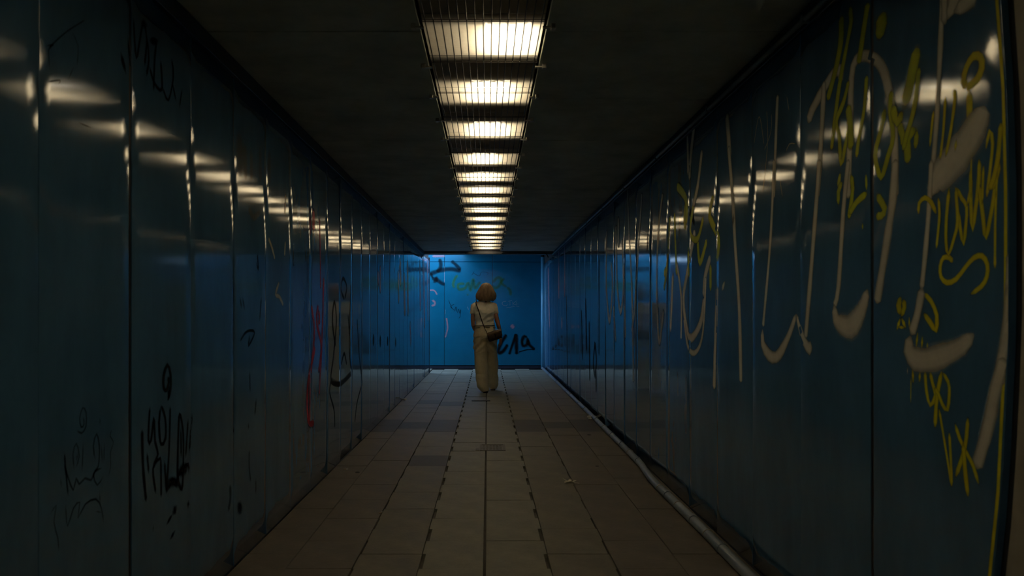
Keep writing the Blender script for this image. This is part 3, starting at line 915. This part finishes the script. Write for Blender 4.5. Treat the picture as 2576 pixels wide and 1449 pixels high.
# ------------------------------------------------------------------ graffiti: sprayed strokes lying on the sheets
def crop(ox, oy, s): return lambda p: (ox + p[0] / s, oy + p[1] / s)
layer = [0]
def graffiti(wall, mapper, strokes, m, label, cropf=None, soft=0.35, name='graffiti_tag'):
    """strokes: list of (width in m, [points]) ; points in the frame of the photograph"""
    if wall == 'L': side, par, proj = SL, WALL_L, on_left
    elif wall == 'R': side, par, proj = SR, WALL_R, on_right
    else: side, par, proj = None, WALL_E, on_end
    bm = bmesh.new()
    lay = bm.verts.layers.float_color.new('cover')
    for si, st in enumerate(strokes):
        w, pts = st[0], st[1]
        taper = st[2] if len(st) > 2 else 1.0
        wl = w if hasattr(w, '__len__') else [w] * len(pts)
        P = [(*proj(*(cropf(p) if cropf else p)), wi) for p, wi in zip(pts, wl)]
        w = max(wl)
        Q = spline(P, 0.02 if w < 0.05 else 0.03)
        if len(Q) < 2: continue
        layer[0] += 1
        e = 0.0009 + 0.00006 * (layer[0] % 20)
        n = len(Q)
        rows = []
        ext = Q
        seed = layer[0] * 1.37
        for i, q in enumerate(ext):
            a = Vector(ext[max(0, i - 1)][:2]); b = Vector(ext[min(n - 1, i + 1)][:2])
            t = (b - a)
            t = t.normalized() if t.length > 1e-9 else Vector((1, 0))
            nv = Vector((-t.y, t.x))
            f = i / (n - 1)
            ww = max(0.002, q[2]) * (0.9 + 0.2 * noise.noise(Vector((f * 6 + seed, seed, 0))))
            if taper != 1.0: ww *= 1 + (taper - 1) * f
            endd = min(f, 1 - f) * (n - 1) * 0.02 / max(0.5 * q[2], 0.004)
            ww *= 0.35 + 0.65 * math.sqrt(max(0.0, 1 - (1 - min(1.0, endd)) ** 2))
            al = 1.0 if 0 < i < n - 1 else 0.3
            row = []
            for (c, cvr) in ((-1 - soft, 0), (-0.62, 0.92), (0, 1), (0.62, 0.92), (1 + soft, 0)):
                p = Vector(q[:2]) + nv * ww / 2 * c
                if side is SR: p.x = max(p.x, edge_near(p.y) + 0.006)
                if side: co = side.pt(p.x, p.y, e)
                else: co = Vector((p.x, YB - 0.006 - e, p.y))
                v = bm.verts.new(co)
                v[lay] = (cvr * al, cvr * al, cvr * al, 1)
                row.append((v, p.x))
            rows.append(row)
        for r0, r1 in zip(rows[:-1], rows[1:]):
            for k in range(4):
                if side:
                    ys = [r0[k][1], r0[k + 1][1], r1[k][1], r1[k + 1][1]]
                    i0, i1 = side.idx(min(ys)), side.idx(max(ys))
                    if i0 != i1 and max(ys) - min(ys) < 0.2:
                        if max(ys) - min(ys) < 0.012: continue
                        sm = side.seam + i1 * side.step
                        if abs((max(ys) + min(ys)) / 2 - sm) < 0.012: continue
                bm.faces.new((r0[k][0], r0[k + 1][0], r1[k + 1][0], r1[k][0]))
    bmesh.ops.delete(bm, geom=[v for v in bm.verts if not v.link_faces], context='VERTS')
    o = obj(name, bm, m, par, smooth=True)
    o['label'] = label
    return o
A2 = crop(1850, 0, 2.898); A3 = crop(1850, 400, 2.4146); A4 = crop(1850, 900, 2.639); AR = crop(1350, 250, 1.705)
l1 = crop(0, 0, 1.985); l2 = crop(0, 720, 1.988); l3 = crop(550, 250, 1.611); mm = crop(1040, 620, 3.6225)
def mul(f, L): return [(w, [f(p) for p in pts]) for (w, pts) in [(s[0], s[1]) for s in L]]

# large white tag
white = mul(A2, [(.03, [(313, 690), (300, 1000), (283, 1449)]), (.045, [(535, 900), (560, 810), (650, 640), (745, 510), (772, 545), (760, 600)]), (.035, [(648, 590), (640, 800), (612, 1300), (598, 1449)]),
    (.04, [(825, 1449), (838, 900), (850, 560), (880, 440), (950, 405), (1040, 450), (1095, 560), (1140, 800), (1160, 1100), (1162, 1449)]),
    (.022, [(1508, -40), (1490, 400), (1470, 800), (1440, 1200), (1420, 1449)]),
    ((.03, .075, .10, .11, .11, .07, .03), [(1822, 770), (1790, 860), (1720, 985), (1630, 1120), (1530, 1235), (1450, 1330), (1415, 1440)]),
    (.03, [(1525, -60), (1525, 60), (1528, 185)]), ((.075, .06, .02), [(1620, -70), (1590, 20), (1540, 150)]), ((.05, .05, .03), [(1775, -60), (1690, 10), (1590, 90)])])
white += mul(A3, [(.028, [(240, 0), (215, 500), (170, 1020)]), ((.03, .045, .055, .055, .045, .035, .02), [(168, 1030), (168, 1120), (205, 1190), (248, 1205), (290, 1150), (335, 1050), (372, 940)]), ((.02, .035, .05, .06), [(372, 940), (405, 1060), (440, 1140), (470, 1150)]),
    (.032, [(430, 1090), (470, 600), (515, 0)]), (.03, [(690, 0), (660, 300), (628, 780), (600, 900)]), ((.03, .05, .085, .09, .07, .05, .03), [(602, 880), (612, 970), (655, 1010), (700, 1015), (745, 965), (785, 870), (805, 790)]), (.04, [(860, 880), (910, 560), (955, 250), (972, 0)]),
    (.022, [(1190, 0), (1175, 300), (1150, 600), (1128, 800)]), (.035, [(1135, 780), (1100, 960), (1065, 1070)]), ((.03, .05, .072, .07, .062, .05, .03), [(1066, 1070), (1050, 1160), (1095, 1215), (1160, 1222), (1260, 1195), (1380, 1135), (1455, 1060)]),
    (.045, [(1690, 560), (1680, 850), (1645, 1120), (1600, 1380)])])
white += mul(A4, [(.042, [(1790, 0), (1730, 200), (1690, 400), (1645, 580), (1595, 740)]), (.004, [(1140, 60), (1140, 115)])])
graffiti('R', None, white, P_WHITE, 'large sweeping white spray-paint letters across the nearest right-hand panels', soft=0.5)
# yellow tag on the nearest sheet
yel = mul(A2, [(.026, [(1690, 640), (1662, 590), (1685, 490), (1735, 410), (1790, 420), (1797, 500), (1760, 580), (1700, 630), (1685, 640)]), (.03, [(1703, 650), (1707, 800), (1700, 1010)]), (.01, [(1690, 980), (1690, 1200)]), (.009, [(1722, 980), (1720, 1449)]),
    (.014, [(1445, 800), (1432, 900), (1415, 1080)]), (.014, [(1530, 700), (1515, 950), (1490, 1170)]), (.016, [(1590, 650), (1600, 720), (1570, 950), (1530, 1150)]), (.014, [(1612, 1010), (1600, 1110)]),
    (.014, [(1828, 1100), (1860, 950), (1880, 1050), (1860, 1250), (1835, 1449)]), (.02, [(1942, 885), (1920, 1150), (1885, 1310), (1850, 1390)]), (.01, [(1915, 1250), (1905, 1449)]),
    (.012, [(1780, 1150), (1775, 1449)]), (.012, [(1600, 1360), (1640, 1449)]), (.01, [(1560, 1360), (1550, 1449)])])
yel += mul(A3, [(.015, [(1230, 230), (1240, 330), (1220, 550)]), (.018, [(1112, 340), (1115, 270), (1150, 235), (1190, 265), (1222, 340)]), (.016, [(1300, 180), (1283, 350), (1280, 500), (1295, 580), (1330, 480), (1352, 380), (1345, 250), (1340, 170)]),
    (.016, [(1340, 170), (1375, 240), (1405, 290), (1400, 400), (1385, 515), (1365, 420), (1352, 300)]), (.015, [(1405, 290), (1430, 180), (1425, 60)]), (.018, [(1430, 100), (1432, 300), (1442, 430), (1460, 300), (1478, 160), (1485, 0)]), (.018, [(1480, 150), (1505, 340), (1522, 480), (1552, 350), (1580, 180), (1590, 0)]),
    (.012, [(1510, 30), (1500, 280)]), (.03, [(1605, 0), (1580, 120), (1545, 190)]), (.011, [(1590, 150), (1582, 400), (1580, 670)]),
    (.018, [(1322, 630), (1300, 600), (1262, 600), (1243, 650), (1247, 715), (1285, 752), (1340, 730), (1400, 655), (1450, 600), (1500, 588), (1533, 640), (1530, 715), (1495, 775), (1425, 825)]),
    (.03, [(1005, 835), (990, 890), (1003, 950)]), (.024, [(1018, 850), (1025, 900), (1005, 960)]), (.018, [(1003, 960), (978, 1045)]), (.018, [(1005, 960), (1037, 1035)]), (.012, [(985, 1020), (1030, 1025)]),
    (.022, [(1140, 815), (1185, 860), (1222, 950), (1216, 1040), (1180, 990), (1140, 935)]), (.01, [(1055, 950), (1055, 1040)]), (.012, [(1108, 1040), (1095, 1160)]), (.012, [(1135, 1070), (1130, 1160)]), (.01, [(1165, 1110), (1165, 1160)])])
yel += mul(A4, [(.016, [(1175, 60), (1180, 180)]), (.005, [(1165, 120), (1163, 310)]), (.014, [(1222, 80), (1218, 170)]), (.018, [(1255, 80), (1265, 220), (1290, 315), (1325, 250), (1305, 170), (1288, 90)]), (.02, [(1370, 80), (1345, 200), (1330, 320), (1322, 470)]),
    (.016, [(1370, 95), (1410, 160), (1418, 240), (1405, 345), (1372, 310), (1345, 240), (1315, 200)]), (.012, [(1348, 330), (1380, 520), (1410, 700), (1435, 860)]), (.014, [(1418, 490), (1430, 700), (1435, 860)]), (.016, [(1455, 430), (1490, 540), (1540, 640), (1580, 720), (1620, 850)]),
    (.018, [(1545, 390), (1530, 560), (1500, 680), (1458, 800)]), (.02, [(1512, 560), (1525, 740), (1546, 930)])])
graffiti('R', None, yel, P_YELLOW, 'bright yellow tag with loops, an S and an X on the nearest right-hand panel', soft=0.2)
# yellow paint on the loose edge
def edge_paint():
    bm = bmesh.new(); lay = bm.verts.layers.float_color.new('cover'); pr = None
    for j in range(41):
        z = Z0 + 0.005 + (Z1 - Z0 - 0.01) * j / 40
        y0 = edge_near(z) + 0.006
        row = []
        for dy, c in ((0.0035, 1), (0.009, 1), (0.013, 1), (0.017, 0)):
            v = bm.verts.new(SR.pt(y0 + dy, z, 0.0008, -1)); v[lay] = (c, c, c, 1); row.append(v)
        if pr:
            for k in range(3): bm.faces.new((pr[k], pr[k + 1], row[k + 1], row[k]))
        pr = row
    o = obj('edge_paint', bm, P_YELLOW, WALL_R, smooth=True); o['label'] = 'yellow paint line down the loose panel edge'
edge_paint()
# white streak over the concrete
def conc_paint():
    bm = bmesh.new(); lay = bm.verts.layers.float_color.new('cover'); pr = None
    for j in range(31):
        f = j / 30
        z = 1.62 - 0.62 * f
        yc = 1.695 + 0.03 * f
        row = []
        for dy, c in ((-0.045, 0), (-0.02, 0.9), (0.0, 0.9), (0.016, 0)):
            c *= min(1, f * 6, (1 - f) * 4)
            v = bm.verts.new((WR + 0.002, yc + dy, z)); v[lay] = (c, c, c, 1); row.append(v)
        if pr:
            for k in range(3): bm.faces.new((pr[k], pr[k + 1], row[k + 1], row[k]))
        pr = row
    o = obj('graffiti_tag', bm, P_WHITE, WALL_R, smooth=True); o['label'] = 'white sprayed streak on the bare concrete at the right edge'
conc_paint()
lime = [(.03, [(775, 110), (772, 300), (735, 500), (672, 740)]), (.024, [(835, 40), (848, 150), (812, 350), (772, 560), (742, 760), (702, 1100)]), (.028, [(972, 10), (942, 200), (912, 400), (900, 470)]), (.055, [(1062, 90), (1066, 180), (1040, 300)]),
    (.022, [(832, 580), (790, 750), (740, 880), (760, 1000), (775, 1190), (805, 1060), (840, 900)]), (.035, [(820, 760), (840, 900), (845, 1100)]), (.02, [(962, 540), (942, 800), (905, 1000), (885, 1160)]), (.022, [(1095, 780), (1062, 950), (1020, 1130), (1062, 1290), (1110, 1150), (1150, 1000), (1130, 800), (1140, 650)]),
    (.04, [(1332, 320), (1275, 600), (1225, 800)]), (.03, [(1225, 800), (1180, 890), (1145, 760)]), (.02, [(1342, 480), (1305, 780), (1245, 1000), (1220, 1110)]), (.03, [(1322, 940), (1255, 1000), (1255, 1200)]), (.02, [(1322, 940), (1308, 1100)]), (.025, [(1180, 880), (1215, 980), (1230, 1080)]),
    (.02, [(768, 1250), (750, 1380)]), (.02, [(860, 1290), (850, 1420)])]
lime = mul(A2, [(w * 1.35, q) for (w, q) in lime]) + mul(A3, [(.03, [(655, 130), (628, 200), (630, 290)]), (.03, [(700, 90), (715, 180), (690, 370)]), (.03, [(690, 340), (740, 260), (805, 205)]), (.03, [(855, 210), (905, 300), (885, 345), (850, 345)]), (.012, [(775, 380), (775, 440)]), (.018, [(795, 80), (800, 200)])])
graffiti('R', None, lime, P_LIME, 'olive yellow tag of spiky letters across the dark joint on the right wall')
# thin grey scribbles
graffiti('R', None, mul(A2, [(.006, [(140, 1060), (180, 850), (215, 1060)]), (.006, [(235, 800), (240, 1050), (205, 1400)]), (.006, [(370, 1120), (400, 1050), (450, 1050)]), (.006, [(380, 690), (400, 820)]), (.006, [(270, 820), (265, 960), (215, 1100)]), (.006, [(330, 1300), (350, 1449)])]), P_GREY, 'thin scratched grey scribble on the right wall')
# middle right wall
graffiti('R', None, mul(AR, [(.06, [(682, 70), (662, 250), (656, 350)]), (.05, [(645, 110), (650, 330)]), (.05, [(710, 215), (692, 370), (672, 460)]), (.06, [(815, 60), (823, 160), (828, 260)]), (.045, [(823, 200), (840, 420), (852, 640), (868, 900), (875, 1215)]), (.06, [(745, 670), (722, 760), (716, 850)]), (.06, [(718, 850), (702, 960), (662, 1025), (640, 960), (630, 850), (645, 750), (680, 560)]),
    (.035, [(632, 940), (650, 1060), (682, 1085), (712, 1000), (725, 760)]), (.06, [(775, 800), (768, 1000), (760, 1245)]), (.03, [(795, 820), (808, 780)]), (.04, [(600, 700), (620, 850), (620, 1030)]), (.05, [(585, 740), (575, 1000)])]), P_WHITE, 'white sprayed loops halfway down the right wall')
graffiti('R', None, mul(AR, [(.07, [(390, 370), (396, 560), (410, 850), (415, 1215)]), (.07, [(452, 400), (432, 700), (421, 900), (408, 1000)]), (.09, [(302, 560), (299, 780), (312, 950), (326, 800), (320, 700)]), (.08, [(340, 540), (346, 800), (360, 910), (372, 800), (366, 600)]), (.07, [(330, 880), (340, 1045)]), (.06, [(376, 700), (380, 1030)]), (.1, [(350, 500), (352, 640)]),
    (.06, [(540, 400), (522, 560), (515, 800), (525, 1040), (545, 900)])]), P_GREY, 'grey white drawn-out letters on the far half of the right wall')
graffiti('R', None, mul(AR, [(.07, [(600, 370), (640, 430), (640, 540)]), (.05, [(690, 370), (660, 560), (690, 600), (716, 500)]), (.06, [(760, 410), (742, 500), (782, 600), (772, 700)]), (.06, [(570, 500), (560, 700), (545, 820)]), (.05, [(690, 600), (700, 700), (730, 600)]), (.09, [(645, 430), (635, 510), (640, 560)]), (.05, [(590, 480), (600, 760)]), (.05, [(650, 640), (655, 770)]), (.05, [(745, 700), (745, 830)]), (.06, [(545, 760), (555, 720)])]), P_LIME, 'yellow green looping tag halfway down the right wall')
graffiti('R', None, mul(AR, [(.05, [(655, 520), (668, 470), (672, 540)]), (.04, [(668, 500), (680, 540)]), (.03, [(845, 490), (842, 545)]), (.12, [(128, 840), (130, 1000), (133, 1240)]), (.1, [(192, 900), (196, 1120)]), (.1, [(210, 850), (215, 1080)]), (.1, [(225, 950), (228, 1210)]), (.09, [(250, 1040), (243, 1130), (250, 1180), (256, 1120), (250, 1045)]), (.1, [(255, 1160), (255, 1260)]), (.06, [(268, 680), (268, 1100)]), (.05, [(478, 570), (474, 640), (482, 600)])]), P_FAINT, 'black upright strokes on the far part of the right wall')
graffiti('R', None, mul(AR, [(.30, [(50, 720), (52, 860), (56, 980)]), (.2, [(95, 620), (95, 860)]), (.2, [(120, 600), (120, 850)]), (.2, [(108, 930), (108, 990)])]), P_PINK, 'faded pink streaks at the far end of the right wall')

# left wall
graffiti('L', None, mul(l1, [(.012, [(637, 190), (645, 280), (655, 370)]), (.02, [(602, 260), (628, 370)]), (.014, [(665, 90), (670, 200), (680, 290), (700, 180), (716, 110), (732, 200), (720, 330)]), (.014, [(735, 190), (742, 300), (730, 380)]), (.014, [(782, 200), (772, 300), (766, 455)]), (.016, [(745, 330), (770, 415), (808, 445), (802, 300)]), (.012, [(810, 430), (840, 500), (866, 380), (856, 290)]), (.014, [(860, 410), (880, 510)]), (.01, [(895, 540), (910, 440)]), (.03, [(700, 110), (735, 125)]), (.025, [(745, 205), (790, 205)])]), P_BLACK, 'black scrawled tag high on the left wall near the ceiling')
graffiti('L', None, mul(l1, [(.006, [(225, 230), (265, 225), (240, 250), (248, 355)]), (.005, [(240, 240), (330, 160), (425, 100)]), (.005, [(360, 160), (390, 230), (385, 330)]), (.005, [(235, 410), (300, 400), (290, 420)]), (.005, [(340, 400), (370, 330)]), (.006, [(390, 610), (460, 640)])]), P_FAINT, 'thin dark scribble high on the left wall in the near corner')
graffiti('L', None, [(w * 1.35, q) for (w, q) in mul(l2, [(.014, [(836, 575), (852, 520), (852, 440), (836, 395), (818, 450), (818, 510), (832, 520), (842, 480), (838, 450)]), (.02, [(840, 570), (848, 500)]), (.016, [(710, 715), (715, 900), (731, 1080)]), (.012, [(744, 940), (735, 830)]), (.012, [(750, 600), (742, 770), (756, 770), (770, 660), (776, 780), (790, 840), (765, 915), (780, 1040)]), (.012, [(770, 910), (802, 860), (806, 1060)]),
    (.013, [(805, 600), (795, 680), (805, 790), (828, 760), (826, 660), (805, 595)]), (.013, [(851, 600), (846, 800), (835, 1020), (860, 965), (886, 1010)]), (.03, [(835, 985), (885, 975)]), (.012, [(822, 870), (832, 1040)]), (.013, [(886, 1000), (890, 800), (896, 640), (914, 720), (916, 850), (910, 1015), (890, 950), (940, 890), (942, 940)]), (.035, [(890, 930), (940, 905)]), (.012, [(903, 710), (905, 860)]), (.012, [(940, 660), (927, 860)]), (.014, [(960, 635), (945, 830)]),
    (.03, [(885, 1100), (862, 1140)]), (.012, [(862, 1140), (830, 1195)]), (.018, [(942, 1068), (938, 1112)]), (.014, [(876, 1220), (848, 1268)]), (.005, [(766, 1190), (763, 1230)])])], P_BLACK, 'bold black marker tag low on the left wall beside the open joint')
graffiti('L', None, mul(l2, [(.007, [(385, 720), (410, 735), (432, 700), (432, 630), (415, 608), (400, 660), (408, 705), (422, 690), (418, 650)]), (.008, [(325, 830), (335, 950), (345, 1050)]), (.007, [(305, 955), (310, 1010)]), (.008, [(322, 890), (345, 960), (370, 1020), (385, 960), (400, 990), (430, 960), (460, 970), (480, 925), (515, 910)]), (.007, [(375, 920), (368, 840), (385, 785), (400, 850), (382, 910)]), (.007, [(420, 780), (414, 930)]), (.006, [(392, 830), (385, 880)]),
    (.008, [(480, 870), (470, 800), (486, 738), (500, 800), (495, 900), (470, 940), (490, 995), (520, 950)]), (.006, [(525, 780), (522, 890)]), (.006, [(510, 790), (515, 890)]), (.005, [(562, 715), (553, 750), (570, 780), (555, 830), (556, 900), (545, 950)]), (.007, [(330, 1090), (340, 1200), (370, 1110), (402, 1080), (393, 1160), (430, 1090), (482, 1065), (510, 1110), (521, 1190)]), (.006, [(480, 1125), (510, 1132)]), (.006, [(500, 1020), (505, 1100)]), (.007, [(502, 655), (503, 695)]),
    (.006, [(252, 1140), (282, 1095), (270, 1180), (290, 1260), (295, 1325)])]), P_FAINT, 'fainter small black marker tag low on the nearest left panel')
graffiti('L', None, mul(l3, [(.035, [(495, 1155), (456, 1140), (466, 1040), (478, 900), (470, 820), (462, 900), (474, 1000)]), (.045, [(456, 1140), (495, 1152), (538, 1110)]), (.03, [(490, 860), (490, 965)]), (.03, [(510, 810), (497, 770), (505, 725), (520, 760), (512, 808)]), (.03, [(536, 750), (530, 1000), (540, 1110)]), (.03, [(525, 870), (531, 960)]), (.03, [(498, 1075), (510, 1030), (520, 1075)]), (.03, [(455, 1140), (450, 1190), (468, 1260), (471, 1330)]),
    (.03, [(562, 890), (570, 1030), (582, 1150)]), (.03, [(582, 1150), (562, 1230), (553, 1310)])]), P_FAINT, 'black looping tag in the middle of the left wall')
graffiti('L', None, mul(l3, [(.02, [(85, 800), (92, 850)]), (.02, [(95, 800), (105, 855)]), (.02, [(172, 800), (165, 900)]), (.016, [(85, 980), (115, 940), (145, 945), (120, 1000), (126, 950)]), (.02, [(125, 1100), (127, 1190)]), (.025, [(152, 1210), (145, 1285)]), (.02, [(60, 1325), (63, 1370)]), (.02, [(120, 1310), (120, 1340)]), (.02, [(155, 625), (160, 690), (150, 660)])]), P_FAINT, 'scattered short black marks on the left wall')
graffiti('L', None, mul(l2, [(.02, [(1245, 820), (1245, 900), (1252, 980)]), (.02, [(1278, 960), (1278, 1040)]), (.03, [(1150, 990), (1152, 1060), (1140, 1130)]), (.07, [(1185, 1090), (1210, 1130)]), (.015, [(1168, 700), (1168, 740)])]), P_FAINT, 'dark smears at the bottom of the left wall by the floor')
graffiti('L', None, mul(l3, [(.05, [(375, 830), (388, 920), (385, 1000), (372, 1130), (368, 1310)]), (.05, [(405, 830), (398, 900), (416, 1000), (405, 1110)]), (.06, [(392, 1000), (362, 1160), (364, 1300), (388, 1312)]), (.05, [(426, 720), (420, 950), (408, 1200)]), (.10, [(385, 440), (385, 540)]), (.05, [(372, 470), (372, 560)]), (.04, [(410, 480), (414, 770)]), (.05, [(405, 850), (410, 900), (402, 900)])]), P_RED, 'smeared red tag on the left wall before the black looping tag')
graffiti('L', None, mul(l3, [(.03, [(200, 560), (215, 600), (228, 650)]), (.03, [(272, 380), (268, 470)]), (.03, [(270, 570), (266, 640)]), (.03, [(245, 740), (230, 790), (245, 800), (262, 835)]), (.25, [(735, 640), (738, 760)]), (.2, [(752, 700), (755, 880)]), (.15, [(728, 690), (730, 830)]), (.2, [(765, 650), (768, 880)])]), P_GREY, 'pale grey streaks along the far left wall')
graffiti('L', None, mul(l3, [(.30, [(815, 650), (818, 860)]), (.30, [(830, 640), (835, 930)]), (.25, [(846, 650), (848, 900)]), (.2, [(775, 900), (780, 1000)]), (.12, [(655, 670), (655, 790)]), (.1, [(645, 690), (648, 760)])]), P_PINK, 'faded pink streaks near the far end of the left wall')
graffiti('L', None, mul(l3, [(.10, [(80, 130), (86, 230), (85, 310)]), (.06, [(105, 180), (108, 330)]), (.05, [(130, 200), (132, 330)]), (.04, [(120, 440), (142, 478), (168, 455)]), (.06, [(205, 200), (205, 360)]), (.05, [(165, 190), (168, 340)])]), P_BROWN, 'faded brown smears high on the left wall')
graffiti('L', None, mul(l3, [(.12, [(628, 950), (628, 1000)]), (.12, [(655, 955), (655, 1005)]), (.12, [(685, 960), (686, 1000)]), (.12, [(718, 965), (718, 1005)])]), P_FAINT, 'row of dark dabs on the far left wall')

# end wall
graffiti('E', None, mul(mm, [(.09, [(150, 250), (250, 218), (340, 206), (435, 225)]), (.075, [(238, 110), (250, 180), (215, 235)]), (.07, [(345, 130), (400, 180), (432, 215)]), (.075, [(165, 290), (210, 302), (250, 330), (290, 352)]), (.07, [(212, 270), (205, 310), (180, 330)]), (.05, [(150, 240), (180, 290)])]), P_FAINT, 'dark broad brushed letters in the upper left of the end wall', soft=0.6)
graffiti('E', None, mul(mm, [(.065, [(848, 800), (800, 880), (775, 945), (782, 972), (820, 950), (860, 890)]), (.05, [(872, 985), (900, 900), (935, 795)]), (.07, [(935, 795), (938, 880), (940, 985)]), (.06, [(1040, 835), (1012, 818), (990, 860), (1000, 905), (1035, 890), (1040, 830)]), (.055, [(1040, 850), (1060, 900), (1108, 940)]), (.02, [(1108, 940), (1040, 940), (960, 962)]), (.04, [(550, 940), (600, 950)])]), P_BLACK, 'black sprayed C19 low on the end wall beside the walker', soft=0.8)
graffiti('E', None, mul(mm, [(.05, [(375, 380), (362, 345), (380, 290), (405, 260)]), (.06, [(470, 340), (410, 345), (415, 390), (470, 380), (500, 330), (520, 400), (545, 300), (560, 380), (610, 320)]), (.06, [(720, 330), (765, 285), (800, 300), (780, 360), (740, 380), (720, 350)]), (.05, [(830, 290), (800, 330), (850, 370)]), (.06, [(850, 370), (880, 400), (885, 450)]), (.05, [(500, 450), (490, 430)])]), P_GREEN, 'faint green tag behind the head of the walker on the end wall', soft=0.6)
graffiti('E', None, mul(mm, [(.016, [(320, 490), (352, 565)]), (.016, [(375, 525), (340, 548), (372, 580)]), (.016, [(375, 595), (388, 550), (398, 600)]), (.014, [(380, 580), (395, 580)]), (.016, [(402, 610), (412, 570), (422, 610), (432, 575), (425, 640), (412, 655)]), (.012, [(530, 265), (555, 225)]), (.012, [(545, 240), (600, 270), (620, 235), (680, 240), (670, 262)])]), P_FAINT, 'thin black scribbled name left of the walker on the end wall', soft=0.2)
graffiti('E', None, mul(mm, [(.014, [(850, 498), (815, 505), (812, 530), (850, 540), (855, 520)]), (.014, [(858, 502), (905, 490)]), (.014, [(880, 498), (880, 545)]), (.014, [(905, 495), (908, 545)]), (.014, [(945, 490), (912, 522), (950, 535)]), (.012, [(930, 545), (970, 550)]), (.012, [(950, 500), (935, 520), (965, 525)]), (.012, [(840, 560), (930, 545)]), (.016, [(282, 180), (283, 330)]), (.016, [(290, 570), (290, 620)]), (.014, [(490, 545), (505, 580)])]), P_SKY, 'thin pale blue scribbled name right of the walker on the end wall', soft=0.2)
graffiti('E', None, mul(mm, [(.03, [(140, 400), (190, 402), (217, 442)]), (.05, [(165, 490), (194, 505), (190, 535), (160, 540)]), (.04, [(300, 650), (312, 740), (290, 832)]), (.10, [(885, 712), (920, 748)]), (.05, [(170, 88), (290, 88)])]), P_PINK, 'pale pink smears on the end wall', soft=0.6)
